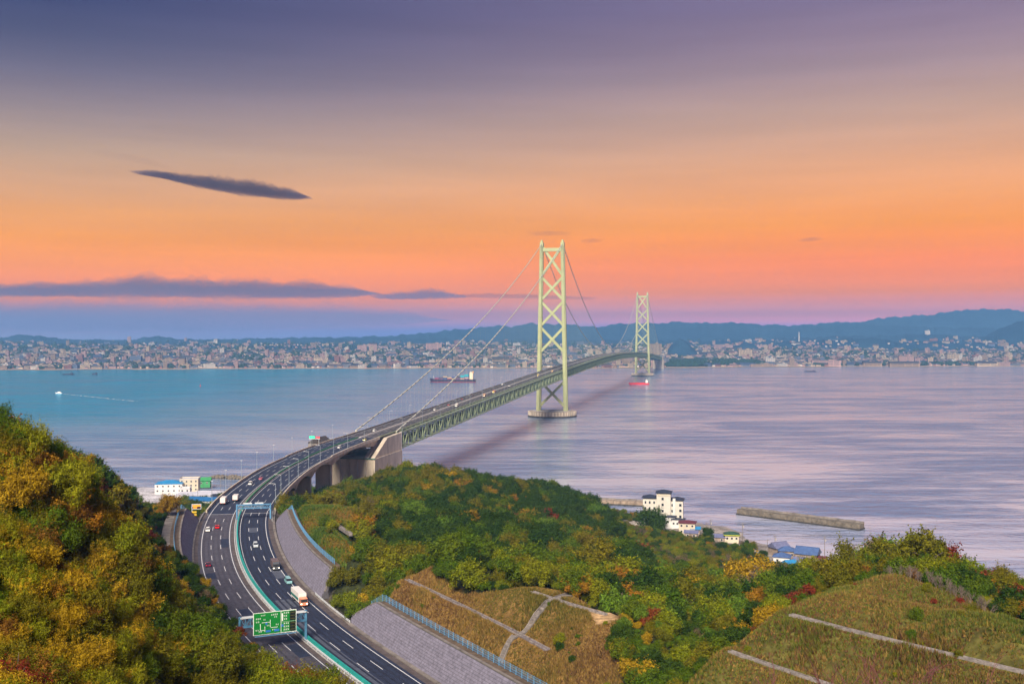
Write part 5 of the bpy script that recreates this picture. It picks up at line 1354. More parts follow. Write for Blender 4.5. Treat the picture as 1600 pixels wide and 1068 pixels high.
# drain channels and steps on the terraces
def channel(pts, w, m, label, name='drain_channel', lift=.05):
    pts = [Vector(q) for q in pts]; dense = []
    for a_, b_ in zip(pts, pts[1:]):
        nn = max(1, int((b_ - a_).length / 1.5))
        for k in range(nn): dense.append(a_.lerp(b_, k / nn) + Vector((0, 0, lift)))
    dense.append(pts[-1] + Vector((0, 0, lift)))
    r0 = dense[0].copy(); t = tag(empty(name, r0), label, 'drain channel' if name == 'drain_channel' else 'steps')
    def sweep(o0, o1, h0, h1, nm, mm):
        vs = []
        for i, p in enumerate(dense):
            d = (dense[min(i + 1, len(dense) - 1)] - dense[max(i - 1, 0)]); d.z = 0; d.normalize(); n_ = Vector((d.y, -d.x, 0))
            vs += [p - r0 + n_ * o0 + Vector((0, 0, h0)), p - r0 + n_ * o1 + Vector((0, 0, h0)), p - r0 + n_ * o1 + Vector((0, 0, h1)), p - r0 + n_ * o0 + Vector((0, 0, h1))]
        k = len(dense)
        fs = [(4 * i + j, 4 * i + 4 + j, 4 * i + 4 + (j + 1) % 4, 4 * i + (j + 1) % 4) for i in range(k - 1) for j in range(4)] + [(3, 2, 1, 0), tuple(4 * k - 4 + j for j in range(4))]
        MB().add(vs, fs).build(nm, mm, t)
    sweep(-w / 2, w / 2, -1.0, 0, 'bed', m)
    sweep(-w / 2, -w / 2 + .22, 0.0, .22, 'edge', PALEP); sweep(w / 2 - .22, w / 2, 0.0, .22, 'edge', PALEP)
    return t
PALEP = mat('pale_path_concrete', (.24, .21, .20), .9, .35, .8)
GREYP = mat('dark_path_concrete', (.16, .13, .14), .9, .25, .8)
channel(DRAINS[0], 1.3, GREYP, 'dark concrete drain channel across the middle terrace above the retaining wall')
channel(DRAINS[1], 1.1, PALEP, 'short pale drain channel high on the middle terrace below the bare sand')
channel(DRAINS[2], 1.0, PALEP, 'long pale concrete drain channel across the upper right grass terrace')
channel(DRAINS[3], 0.95, PALEP, 'pale concrete drain channel on the lower right grass terrace')
channel(DRAINS[4], 1.2, PALEP, 'short pale drain running down the green slope above the middle wall')
def steps(p, q, w, label):
    p, q = Vector((*p, float(hz(*p)))), Vector((*q, float(hz(*q)))); t = tag(empty('slope_steps', p), label, 'steps')
    n_ = int((q - p).length / .55); d = (q - p); dn = Vector((d.y, -d.x, 0)).normalized()
    hd = math.atan2(-d.x, d.y)
    for k in range(n_):
        c_ = d * (k / n_); g = float(hz(p.x + c_.x, p.y + c_.y)) - p.z
        MB().box((c_.x, c_.y, g + .05), (w, .42, .5), hd).build('step', M['conc_dark'] if k % 2 else PALEP, t)
    for sd in (-1, 1):
        mb = MB(); prev = None
        for k in range(0, n_ + 1, 2):
            c_ = d * (k / n_) + dn * sd * (w / 2 + .15); g = float(hz(p.x + c_.x, p.y + c_.y)) - p.z
            u = Vector((c_.x, c_.y, g + .3))
            if prev: mb.beam(prev, u, .25, .35)
            prev = u
        mb.build('side_kerb', M['conc_dark'], t)
steps((1.5, 241), (10.2, 249.5), 1.3, 'narrow flight of dark concrete steps between the two middle terrace drains')
steps((-3.5, 236), (1.0, 240.4), 1.3, 'lower flight of concrete steps under the dark terrace drain')
steps((11, 250.5), (16.5, 259), 1.3, 'short upper flight of steps climbing to the bare sand patch')
# ================================================================== vegetation
TONES = {  # leaf colour, second colour it mixes with
 'dark evergreen': ((0.022, 0.056, 0.007), (0.050, 0.086, 0.008)),
 'mid green': ((0.054, 0.116, 0.006), (0.115, 0.150, 0.008)),
 'olive green': ((0.112, 0.120, 0.007), (0.185, 0.150, 0.009)),
 'yellow-green': ((0.135, 0.180, 0.007), (0.245, 0.230, 0.010)),
 'golden yellow': ((0.338, 0.2145, 0.012), (0.4, 0.26, 0.012)),
 'orange': ((0.351, 0.1365, 0.012), (0.26, 0.169, 0.012)),
 'rusty brown': ((0.1755, 0.0754, 0.014), (0.221, 0.1105, 0.014)),
 'red-leaved': ((0.208, 0.0234, 0.016), (0.221, 0.065, 0.018)),
 'bright green': ((0.078, 0.169, 0.014), (0.13, 0.195, 0.018)),
 'grey twiggy': ((0.195, 0.1365, 0.085), (0.13, 0.0975, 0.055)),
}
def leaf_mat(name, c1, c2):
    m, t, b, out = node_mat(name); n, l = t.nodes.new, t.links.new
    at_ = n('ShaderNodeAttribute'); at_.attribute_name = 'tone'
    oi = n('ShaderNodeObjectInfo')
    x = n('ShaderNodeMix'); x.data_type = 'RGBA'; x.inputs['A'].default_value = (*c1, 1); x.inputs['B'].default_value = (*c2, 1)
    f = n('ShaderNodeMath'); f.operation = 'MULTIPLY_ADD'; f.inputs[1].default_value = .75; l(at_.outputs['Fac'], f.inputs[0])
    r0 = n('ShaderNodeMapRange'); r0.inputs['To Min'].default_value = -.15; r0.inputs['To Max'].default_value = .4; l(oi.outputs['Random'], r0.inputs['Value']); l(r0.outputs[0], f.inputs[2])
    f.use_clamp = True; l(f.outputs[0], x.inputs['Factor'])
    # fine mottling inside the crown
    tcn = n('ShaderNodeTexCoord'); nz_ = n('ShaderNodeTexNoise'); nz_.inputs['Scale'].default_value = 7; nz_.inputs['Detail'].default_value = 3; l(tcn.outputs['Object'], nz_.inputs['Vector'])
    r1 = n('ShaderNodeMapRange'); r1.inputs['From Min'].default_value = .3; r1.inputs['From Max'].default_value = .7; r1.inputs['To Min'].default_value = .40; r1.inputs['To Max'].default_value = 1.5; l(nz_.outputs['Fac'], r1.inputs['Value'])
    vs = n('ShaderNodeVectorMath'); vs.operation = 'SCALE'; l(x.outputs['Result'], vs.inputs[0]); l(r1.outputs[0], vs.inputs['Scale'])
    b.inputs['Roughness'].default_value = .6; b.inputs['Specular IOR Level'].default_value = .06
    l(vs.outputs[0], b.inputs['Base Color'])
    tr = n('ShaderNodeBsdfTranslucent'); l(vs.outputs[0], tr.inputs['Color'])
    ms = n('ShaderNodeMixShader'); ms.inputs['Fac'].default_value = .2
    l(b.outputs[0], ms.inputs[1]); l(tr.outputs[0], ms.inputs[2]); l(ms.outputs[0], out.inputs['Surface'])
    return m
LEAF = {k: leaf_mat('leaf_' + k.replace(' ', '_').replace('-', '_'), *v) for k, v in TONES.items()}
BARK = mat('bark', (.11, .085, .065), .9, .3, 3, bump=.3)
def crown_mesh(name, m, rng, nleaf, leaf, nlobe=13, flat=1.0, sparse=0.0):
    """unit crown: leaf sprays on the shells of many uneven lobes, base near z=.25, top near z=2"""
    th = rng.uniform(0, 2 * np.pi, nlobe); rr = np.sqrt(rng.uniform(0, 1, nlobe)) * .78
    lc = np.c_[rr * np.cos(th), rr * np.sin(th), .62 + .95 * flat * rng.uniform(0, 1, nlobe) * (1.0 - .65 * rr ** 2)]
    lr = rng.uniform(.24, .46, nlobe) * (1.1 - .3 * rr)
    lt = rng.uniform(0, 1, nlobe)
    lc *= np.array([rng.uniform(.8, 1.25), rng.uniform(.8, 1.25), rng.uniform(.85, 1.15)])
    k = rng.choice(nlobe, nleaf, p=lr ** 2 / (lr ** 2).sum())
    d = rng.normal(size=(nleaf, 3)); d[:, 2] += .25; d /= np.linalg.norm(d, axis=1)[:, None]
    s = rng.uniform(0, 1, nleaf) ** .35
    tw = rng.uniform(0, 1, (nlobe, 9, 3)) - .5; tw[:, :, 2] = np.abs(tw[:, :, 2]) + .1; tw /= np.linalg.norm(tw, axis=2)[:, :, None]      # stray twigs that break the outline
    st = rng.uniform(size=nleaf) < .20
    d = np.where(st[:, None], tw[k, rng.integers(0, 9, nleaf)] + rng.normal(scale=.07, size=(nleaf, 3)), d); s = np.where(st, rng.uniform(.8, 1.55, nleaf), s)
    c = lc[k] + d * (lr[k] * s * (1 + .22 * np.sin(d[:, 0] * 9 + k) * np.cos(d[:, 2] * 8)))[:, None]
    nrm = d + rng.normal(scale=.55, size=(nleaf, 3)) + np.array([0, 0, .35]); nrm /= np.linalg.norm(nrm, axis=1)[:, None]
    ref = rng.normal(size=(nleaf, 3)); t1 = np.cross(nrm, ref); t1 /= np.linalg.norm(t1, axis=1)[:, None]; t2 = np.cross(nrm, t1)
    sz = leaf * rng.uniform(.6, 1.35, nleaf)
    v = np.stack([c - t1 * sz[:, None], c + t2 * (.62 * sz)[:, None] + nrm * (.12 * sz)[:, None], c + t1 * sz[:, None], c - t2 * (.62 * sz)[:, None] + nrm * (.12 * sz)[:, None]], 1).reshape(-1, 3)
    me = np_mesh(name, v, np.arange(nleaf * 4).reshape(-1, 4), m)
    a_ = me.attributes.new('tone', 'FLOAT', 'POINT')
    a_.data.foreach_set('value', np.repeat(np.clip(.55 * lt[k] + .45 * rng.uniform(0, 1, nleaf), 0, 1), 4).astype(np.float32))
    return me
def trunk_mesh(name, rng, limbs=6, top=1.15):
    mb = MB(); lean = rng.uniform(-.12, .12, 2)
    mid = Vector((lean[0] * .6, lean[1] * .6, .55)); tip = Vector((lean[0], lean[1], top))
    mb.tube([(0, 0, -.35), (0, 0, .1), mid, tip], [.085, .065, .05, .02], 7)
    for k in range(limbs):
        th = 2 * math.pi * (k + rng.uniform(0, .6)) / limbs; b0 = mid.lerp(tip, rng.uniform(-.3, .6)); e = Vector((math.cos(th) * rng.uniform(.4, .7), math.sin(th) * rng.uniform(.4, .7), b0.z + rng.uniform(.2, .65)))
        mb.tube([b0, b0.lerp(e, .5) + Vector((0, 0, .06)), e], [.034, .022, .008], 5)
    return mb.mesh(name, BARK)
def twig_mesh(name, m, rng, depth=4, r0=.035):
    mb = MB()
    def grow(p, d, ln, r, k):
        q = p + d * ln; mb.tube([p, p.lerp(q, .5) + Vector(rng.normal(scale=.02, size=3)), q], [r, r * .8, r * .6], 5, cap=False)
        if k:
            for _ in range(3 if k > 1 else 4):
                nd = (d + Vector(rng.normal(scale=.42, size=3)) + Vector((0, 0, .1))).normalized(); grow(p.lerp(q, rng.uniform(.55, 1)), nd, ln * rng.uniform(.55, .8), r * .55, k - 1)
    for _ in range(3): grow(Vector((0, 0, -.2)), (Vector((0, 0, 1)) + Vector(rng.normal(scale=.25, size=3))).normalized(), .75, r0, depth)
    return mb.mesh(name, m)
CROWN, NEARC = {}, {}
for key in TONES:
    if key == 'grey twiggy':
        CROWN[key] = [crown_mesh('crown', LEAF[key], RNG, 1500, .05, 14) for _ in range(2)]
        NEARC[key] = [crown_mesh('crown', LEAF[key], RNG, 4000, .035, 16)]
    else:
        CROWN[key] = [crown_mesh('crown', LEAF[key], RNG, 8000, .044, 9 + 4 * i, .8 + .14 * i) for i in range(4)]
        NEARC[key] = [crown_mesh('crown', LEAF[key], RNG, 20000, .025, 14 + 8 * i) for i in range(2)]
TRUNKS = [trunk_mesh('trunk', RNG) for _ in range(4)]
# --- where trees stand
def zone_of(x, y, d, a):
    if a < A_ROAD_END + 40 and d < 0 or (x < -120 and y < 900 and d < 0):
        return 'near left slope' if y < 215 else 'left ridge'
    if x > 58 and y < 262: return 'right crest'
    if x > 60 and y > 470: return 'shore belt'
    if y > 385 and x < 60: return 'middle hill'
    if x > 22: return 'gully'
    return 'terrace wood' if x < 22 and y > 185 else 'near slope'
TABLE = {
 'near left slope': dict(zip(('olive green', 'golden yellow', 'rusty brown', 'orange', 'yellow-green', 'mid green', 'dark evergreen', 'red-leaved'), (.32, .07, .03, .03, .24, .23, .07, .01))),
 'left ridge': {'dark evergreen': .32, 'mid green': .22, 'olive green': .17, 'orange': .06, 'yellow-green': .10, 'rusty brown': .05, 'red-leaved': .03, 'grey twiggy': .04, 'golden yellow': .02},
 'middle hill': {'olive green': .36, 'dark evergreen': .34, 'mid green': .24, 'orange': .012, 'golden yellow': .02, 'grey twiggy': .03, 'rusty brown': .01, 'yellow-green': .04},
 'terrace wood': {'mid green': .30, 'yellow-green': .20, 'olive green': .22, 'dark evergreen': .18, 'golden yellow': .05, 'orange': .02, 'grey twiggy': .02, 'rusty brown': .02},
 'gully': {'mid green': .24, 'bright green': .10, 'dark evergreen': .20, 'yellow-green': .16, 'golden yellow': .09, 'olive green': .16, 'red-leaved': .01, 'orange': .02, 'grey twiggy': .03},
 'shore belt': {'mid green': .28, 'dark evergreen': .22, 'olive green': .18, 'rusty brown': .04, 'orange': .03, 'grey twiggy': .09, 'yellow-green': .08},
 'right crest': {'olive green': .32, 'mid green': .27, 'dark evergreen': .20, 'rusty brown': .06, 'orange': .03, 'yellow-green': .12, 'red-leaved': .02},
 'near slope': {'olive green': .3, 'mid green': .3, 'yellow-green': .2, 'golden yellow': .2},
}
sp = 3.7
gx, gy = np.meshgrid(np.arange(-330, 330, sp), np.arange(22, 880, sp))
tx = gx.ravel() + RNG.uniform(-.5, .5, gx.size) * sp; ty = gy.ravel() + RNG.uniform(-.5, .5, gx.size) * sp
keep = (np.abs(tx / ty) < .60)
tx, ty = tx[keep], ty[keep]
gx, gy = np.meshgrid(np.arange(-150, 130, 2.0), np.arange(30, 235, 2.0))      # closer-set shrubs near the viewpoint
x2, y2 = gx.ravel() + RNG.uniform(-1.1, 1.1, gx.size), gy.ravel() + RNG.uniform(-1.1, 1.1, gx.size)
xe, ye = np.meshgrid(np.arange(-90, -12, 1.3), np.arange(34, 135, 1.3))       # scrub that closes the gaps on the nearest left slope
xe, ye = xe.ravel() + RNG.uniform(-.6, .6, xe.size), ye.ravel() + RNG.uniform(-.6, .6, xe.size)
ke = xe < -.33 * ye
x2, y2 = np.r_[x2, xe[ke]], np.r_[y2, ye[ke]]; scrub_n = int(ke.sum())
k2 = np.abs(x2 / y2) < .62
tx, ty = np.r_[tx[ty > 235], x2[k2]], np.r_[ty[ty > 235], y2[k2]]
tz = hz(tx, ty); td, ta_ = near_road(tx, ty)
ok = (tz > 3.6) & ~((ty < 85) & (tx > -.36 * ty))
wallR1 = (ta_ < aY(286)) & (td > 0); wallR2 = (ta_ > aY(313)) & (ta_ < aY(455)) & (td > 0); wallL = (ta_ > aY(328)) & (ta_ < aY(465)) & (td < 0)
lim = np.where(wallR1 | wallR2, 26.5, np.where(wallL, 28.5, 19.5)); lim = np.where(ta_ > A_ROAD_END + 12, np.where(td > 0, 15.5, 19.0), lim)
ok &= np.abs(td) > lim
inm = in_poly(tx, ty, GRASS_MID); ok &= ~inm | ((RNG.uniform(size=tx.size) < .16) & (wob(tx, ty, 8) > -.1) & (np.abs(td) < 42)); inr = in_poly(tx, ty, GRASS_RIGHT); ok &= ~inr | ((RNG.uniform(size=tx.size) < .17) & (wob(tx, ty, 11) > -.15))
ing = in_poly(tx, ty, GRASS_GREEN); ok &= ~ing | (RNG.uniform(size=tx.size) < .03)
ok &= ~in_poly(tx, ty, SAND)
bs = (tx - T1[0]) * BU[0] + (ty - T1[1]) * BU[1]; bl = (tx - T1[0]) * BN[0] + (ty - T1[1]) * BN[1]
ok &= ~((bs > -990) & (bs < -890) & (np.abs(bl) < 24))
for o in list(S.objects):
    if o.parent is None and o.get('category') in ('house', 'shed', 'building', 'warehouse'):
        ok &= (tx - o.location.x) ** 2 + (ty - o.location.y) ** 2 > (11 if o.get('category') != 'shed' else 7) ** 2
tx, ty, tz, td, ta_ = (v[ok] for v in (tx, ty, tz, td, ta_))
big = RNG.uniform(size=tx.size) ** 1.6
tr_ = 1.6 + 4.6 * big ** 1.4 + .9 * wob(tx, ty, 23)
tr_ = np.clip(tr_, 1.3, 6.6)
tr_ = np.where(ty < 235, np.clip(tr_ * .7, 1.0, 3.6) * np.where(RNG.uniform(size=tx.size) < .35, .55, 1), tr_)
tr_ = np.where(ty < 115, np.clip(tr_, .7, 1.7), tr_)
tr_ = np.where((ty > 430) & (tx > 60), np.clip(tr_ * .7, 1.2, 2.8), tr_)
inr = in_poly(tx, ty, GRASS_RIGHT) | in_poly(tx, ty, GRASS_MID); tr_ = np.where(inr, RNG.uniform(.45, 1.0, tx.size) * (1 + .7 * (RNG.uniform(size=tx.size) < .2)), tr_)
tr_ = np.where((ta_ < A_ROAD_END) & (np.abs(td) < 32), np.where(td < 0, np.minimum(tr_ * .75, 1.9), tr_ * .8), tr_)
tr_ = np.where((ta_ < A_ROAD_END) & (td < 0) & (td > -46) & (ty > 240), np.minimum(tr_, 2.4), tr_)
# line of sight from the viewpoint
vis = np.ones(tx.size, bool)
for f in np.linspace(.12, .97, 48):
    vis &= ~(hz(tx * f, ty * f) + 2.5 * (ty * f > 60) > CAMZ + (tz + tr_ * 1.7 - CAMZ) * f)
ppx, ppy = proj(tx, ty, tz + tr_)
clear = np.ones(tx.size, bool)
tpx, tpy = proj(tx, ty, tz + tr_ * 1.7)
for x0_, y0_, x1_, y1_ in ((1002, 768, 1070, 812), (1066, 808, 1098, 836), (1112, 826, 1164, 846), (1200, 845, 1296, 878), (1150, 790, 1352, 832)):
    clear &= ~((ty > (150 if x0_ == 1200 else 250)) & (tpx > x0_) & (tpx < x1_) & (tpy < y1_ - 3) & (tpy > y0_ - 20))
tx, ty, tz, td, ta_, tr_, vis, ppx, ppy = (v[clear] for v in (tx, ty, tz, td, ta_, tr_, vis, ppx, ppy))
lft = (ppx < 335) & (ty < 480); rgt = (ppx > 1240) & (ty < 330); clear = (~rgt | (tpy[clear] > np.interp(ppx, [1240, 1330, 1380, 1480, 1560, 1600, 1700], [872, 856, 847, 851, 888, 910, 950]) - 4)) & ~lft | lft & (tpy[clear] > np.interp(ppx, [-60, 0, 45, 100, 200, 260, 335], [640, 655, 668, 694, 742, 774, 803]) - 5)
tx, ty, tz, td, ta_, tr_, vis, ppx, ppy = (v[clear] for v in (tx, ty, tz, td, ta_, tr_, vis, ppx, ppy))
inframe = (ppx > -25) & (ppx < 1625) & (ppy < 1105) & (ppy > 560)
sees = vis | (np.abs(ppx - 800) > 790)
order = np.argsort(-tr_ / ty)
ind = [i for i in order if vis[i] and inframe[i]][:290]
indset = set(ind)
def pick(i):
    x, y = tx[i], ty[i]; zn = zone_of(x, y, td[i], ta_[i]); tb = dict(TABLE[zn])
    if zn == 'middle hill' and x - .0 > -45 + .15 * (y - 500):
        tb = {'dark evergreen': .74, 'mid green': .16, 'orange': .008, 'olive green': .07, 'red-leaved': .004, 'bright green': .02}
    if zn == 'near left slope' and x < -.42 * y:
        for k in ('golden yellow', 'orange', 'rusty brown'): tb[k] *= 3.6
    if zn == 'left ridge' and y > 330: tb['dark evergreen'] *= 2.2
    n1 = float(wob(np.array([x]), np.array([y]), 31)[0]); n2 = float(wob(np.array([x + 77]), np.array([y - 31]), 19)[0])
    for k in tb:
        if k in ('golden yellow', 'orange', 'rusty brown', 'red-leaved'): tb[k] *= math.exp(1.2 * n1)
        if k in ('dark evergreen', 'mid green'): tb[k] *= math.exp(-1.0 * n2)
        if k in ('yellow-green', 'bright green'): tb[k] *= math.exp(1.1 * n2)
    ks = list(tb); w = np.array([tb[k] for k in ks]); return ks[RNG.choice(len(ks), p=w / w.sum())], zn
GROUP = 'trees and shrubs covering the hillsides'
WHERE = {'near left slope': 'the near left slope', 'left ridge': 'the left ridge above the road', 'middle hill': 'the hill beside the viaduct', 'terrace wood': 'the wood above the middle terrace',
         'gully': 'the gully between the terraces', 'shore belt': 'the shore belt', 'right crest': 'the crest behind the right terrace', 'near slope': 'the slope below the viewpoint'}
KINDN = {'dark evergreen': 'evergreen_tree', 'grey twiggy': 'twiggy_tree'}
trees, proto = [], {}
def add_tree(x, y, z, r, key, zn, var=None, near=None):
    near = (y < 235) if near is None else near
    pool = NEARC[key] if near else CROWN[key]; j = (var if var is not None else random.randrange(len(pool))) % len(pool)
    t = empty(KINDN.get(key, 'leafy_tree'), (x, y, z - .25), random.uniform(0, 6.28)); s_ = r * random.uniform(.92, 1.08); t.scale = (s_, s_, s_ * random.uniform(.78, 1.35))
    c_ = link('crown', pool[j], t); link('trunk', random.choice(TRUNKS), t)
    if not near: proto.setdefault((key, j), c_)
    trees.append([t, key, zn, x, y]); return t
for i in ind:
    key, zn = pick(i); add_tree(tx[i], ty[i], tz[i], tr_[i], key, zn)
# trees the photograph lets you point at
def spot(px, py_top, Y, r, key, zn, near=False):
    p = P(px, py_top, Y); z = float(hz(p[0], p[1])); r = max(r, min((p[2] - z) / 1.95, r * 1.7)); return add_tree(p[0], p[1], z, r, key, zn, near=near)
spot(1170, 868, 330, 6.0, 'golden yellow', 'gully'); spot(1105, 827, 640, 4.5, 'dark evergreen', 'shore belt'); spot(1018, 796, 690, 6.0, 'dark evergreen', 'shore belt'); spot(1030, 802, 688, 4.6, 'dark evergreen', 'shore belt')
spot(505, 1044, 222, 3.2, 'mid green', 'terrace wood'); spot(1265, 905, 215, 2.2, 'red-leaved', 'right crest'); spot(1175, 965, 205, 2.0, 'red-leaved', 'gully'); spot(318, 945, 290, 1.6, 'red-leaved', 'left ridge')
spot(328, 962, 280, 1.8, 'dark evergreen', 'left ridge'); spot(235, 1005, 130, 1.6, 'red-leaved', 'near left slope'); spot(205, 990, 120, 1.5, 'red-leaved', 'near left slope'); spot(468, 768, 520, 4.0, 'rusty brown', 'middle hill')
spot(265, 765, 425, 3.2, 'orange', 'left ridge'); spot(1000, 845, 540, 3.6, 'bright green', 'middle hill')
# label every tree by colour, place and, where several are alike, its rank from the left
from collections import defaultdict
grp = defaultdict(list)
for rec in trees: grp[(rec[1], rec[2])].append(rec)
NOUN = {'dark evergreen': 'dark evergreen tree', 'grey twiggy': 'grey twiggy tree', 'red-leaved': 'red-leaved tree'}
for (key, zn), rs_ in grp.items():
    rs_.sort(key=lambda r: r[3] / r[4]); nm = NOUN.get(key, key + ' tree')
    for k, r in enumerate(rs_):
        lab = f'{nm} on {WHERE[zn]}' + (f', {nth(k + 1)} such from left' if len(rs_) > 1 else '')
        tag(r[0], lab, 'tree', GROUP)
# the rest of the wood: one mass
rest = [i for i in range(tx.size) if i not in indset and (not vis[i] or True)]
keys = sorted(proto); kid = {k: n_ for n_, k in enumerate(keys)}
pts, kd, sc_, rt = [], [], [], []
for i in rest:
    if ty[i] > 60 or True:
        key, zn = pick(i); opts = [k for k in keys if k[0] == key] or [k for k in keys if k[0] == 'mid green']
        pts.append((tx[i], ty[i], tz[i] - .3 - .15 * tr_[i])); kd.append(kid[random.choice(opts)]); sc_.append(tr_[i]); rt.append(random.uniform(0, 6.28))
me = bpy.data.meshes.new('woodland'); me.from_pydata(pts, [], [])
for nm, typ, dat, fld in (('pick', 'INT', kd, 'value'), ('size', 'FLOAT', sc_, 'value'), ('turn', 'FLOAT', rt, 'value')):
    a_ = me.attributes.new(nm, typ, 'POINT'); a_.data.foreach_set(fld, np.array(dat, dtype=np.int32 if typ == 'INT' else np.float32))
wood = link('woodland', me)
tag(wood, 'mixed autumn woodland and undergrowth between the nearer trees', kind='stuff')
ng = bpy.data.node_groups.new('woodland', 'GeometryNodeTree')
ng.interface.new_socket('Geometry', in_out='INPUT', socket_type='NodeSocketGeometry'); ng.interface.new_socket('Geometry', in_out='OUTPUT', socket_type='NodeSocketGeometry')
gi, go = ng.nodes.new('NodeGroupInput'), ng.nodes.new('NodeGroupOutput'); jg = ng.nodes.new('GeometryNodeJoinGeometry')
def gattr(nm, typ):
    a_ = ng.nodes.new('GeometryNodeInputNamedAttribute'); a_.data_type = typ; a_.inputs['Name'].default_value = nm; return a_.outputs['Attribute']
an_, as_, at2 = gattr('pick', 'INT'), gattr('size', 'FLOAT'), gattr('turn', 'FLOAT')
cx_ = ng.nodes.new('ShaderNodeCombineXYZ'); ng.links.new(at2, cx_.inputs['Z'])
for k in keys:
    oi = ng.nodes.new('GeometryNodeObjectInfo'); oi.transform_space = 'ORIGINAL'; oi.inputs['Object'].default_value = proto[k]; oi.inputs['As Instance'].default_value = True
    cp = ng.nodes.new('FunctionNodeCompare'); cp.data_type = 'INT'; cp.operation = 'EQUAL'; ng.links.new(an_, cp.inputs[2]); cp.inputs[3].default_value = kid[k]
    ip = ng.nodes.new('GeometryNodeInstanceOnPoints')
    ng.links.new(gi.outputs[0], ip.inputs['Points']); ng.links.new(cp.outputs[0], ip.inputs['Selection']); ng.links.new(oi.outputs['Geometry'], ip.inputs['Instance'])
    ng.links.new(cx_.outputs[0], ip.inputs['Rotation']); ng.links.new(as_, ip.inputs['Scale']); ng.links.new(ip.outputs[0], jg.inputs[0])
ng.links.new(jg.outputs[0], go.inputs[0])
wood.modifiers.new('woodland', 'NODES').node_group = ng
# bare saplings in front
TW = mat('red_twig', (.14, .045, .05), .8, .25, 4); TW2 = mat('grey_twig', (.16, .12, .10), .85, .25, 4)
sm = twig_mesh('branches', TW, RNG, 4, .022)
for k, (px, py, Y, s_) in enumerate(((1350, 1075, 46, 5.6), (1398, 1080, 44, 5.2), (1300, 1072, 48, 4.8))):
    p = P(px, py, Y); z = float(hz(p[0], p[1])); t = empty('bare_sapling', (p[0], p[1], z), k * 1.3); t.scale = (s_,) * 3
    link('branches', sm, t); tag(t, ('leafless red-stemmed sapling in front of the right terrace, tallest of three', 'leafless red-stemmed sapling right of the tallest one', 'short leafless red-stemmed sapling left of the tallest one')[k], 'sapling', 'bare saplings on the right terrace')
bm_ = [twig_mesh('branches', TW2, RNG, 3) for _ in range(2)]
rr2 = random.Random(4)
for k in range(14):
    px = 1395 + k * 11 + rr2.uniform(-5, 5); Y = 206 - k * 1.5; x = (px - 800) / FPX * Y; z = float(hz(x, Y)); t = empty('bare_sapling', (x, Y, z), rr2.uniform(0, 6)); t.scale = (rr2.uniform(1.8, 2.6),) * 3
    link('branches', bm_[k % 2], t); tag(t, f'pale bare-stemmed young tree at the top edge of the right terrace, {nth(k + 1)} from the left', 'sapling', 'bare stems along the terrace top')
# dry grass on the cuttings
def grass(poly, n_, hmin, hmax, cols, label, w=.10):
    xs_, ys_ = zip(*poly); x = RNG.uniform(min(xs_), max(xs_), n_ * 3); y = RNG.uniform(min(ys_), max(ys_), n_ * 3)
    mk = in_poly(x, y, poly) & ~in_poly(x, y, SAND)
    dd, aa = near_road(x, y); mk &= np.abs(dd) > 25.3
    for pl_ in DRAINS + [[(1.5, 241, 0), (10.2, 249.5, 0)], [(-3.5, 236, 0), (1, 240.4, 0)], [(11, 250.5, 0), (16.5, 259, 0)]]:
        for (x1, y1, _), (x2, y2, _) in zip(pl_, pl_[1:]):
            u = np.clip(((x - x1) * (x2 - x1) + (y - y1) * (y2 - y1)) / ((x2 - x1) ** 2 + (y2 - y1) ** 2), 0, 1)
            mk &= np.hypot(x - x1 - u * (x2 - x1), y - y1 - u * (y2 - y1)) > 1.15
    x, y = x[mk][:n_], y[mk][:n_]; n_ = len(x); nb = 6
    z = hz(x, y); tuft = np.clip(.5 + .5 * wob(x, y, 4.2) + .35 * wob(x + 13, y, 1.9), 0, 1)
    X_, Y2, Z2 = (np.repeat(v, nb) for v in (x, y, z)); H = RNG.uniform(hmin, hmax, n_ * nb) * np.repeat(.35 + 1.15 * tuft ** 1.3, nb)
    th = RNG.uniform(0, 2 * np.pi, n_ * nb); ph = RNG.uniform(0, 2 * np.pi, n_ * nb); off = RNG.uniform(0, .25, n_ * nb); ln = RNG.uniform(.15, .75, n_ * nb) * H
    bx, by = X_ + off * np.cos(ph), Y2 + off * np.sin(ph); ww = w * RNG.uniform(.6, 1.5, n_ * nb)
    v = np.stack([np.c_[bx - ww * np.sin(th), by + ww * np.cos(th), Z2 - .1], np.c_[bx + ww * np.sin(th), by - ww * np.cos(th), Z2 - .1], np.c_[bx + ln * np.cos(th), by + ln * np.sin(th), Z2 + H]], 1).reshape(-1, 3)
    cc = np.array(cols); sel = np.clip((wob(x, y, 7.5) * .5 + .5 + RNG.normal(scale=.22, size=n_)) * len(cols), 0, len(cols) - 1).astype(int)
    col = np.repeat(cc[sel] * RNG.uniform(.7, 1.3, (n_, 1)), nb * 3, axis=0)
    me = np_mesh('grass', v, np.arange(len(v)).reshape(-1, 3), GRASSM)
    a_ = me.color_attributes.new('blade', 'FLOAT_COLOR', 'POINT'); a_.data.foreach_set('color', np.c_[col, np.ones(len(col))].astype(np.float32).ravel())
    return tag(link('grass', me), label, kind='stuff')
m, t, b, out = node_mat('grass_blade'); ca = t.nodes.new('ShaderNodeVertexColor'); ca.layer_name = 'blade'; nzg = t.nodes.new('ShaderNodeTexNoise'); nzg.inputs['Scale'].default_value = .7
vs = t.nodes.new('ShaderNodeVectorMath'); vs.operation = 'SCALE'; rg = t.nodes.new('ShaderNodeMapRange'); rg.inputs['To Min'].default_value = .6; rg.inputs['To Max'].default_value = 1.4
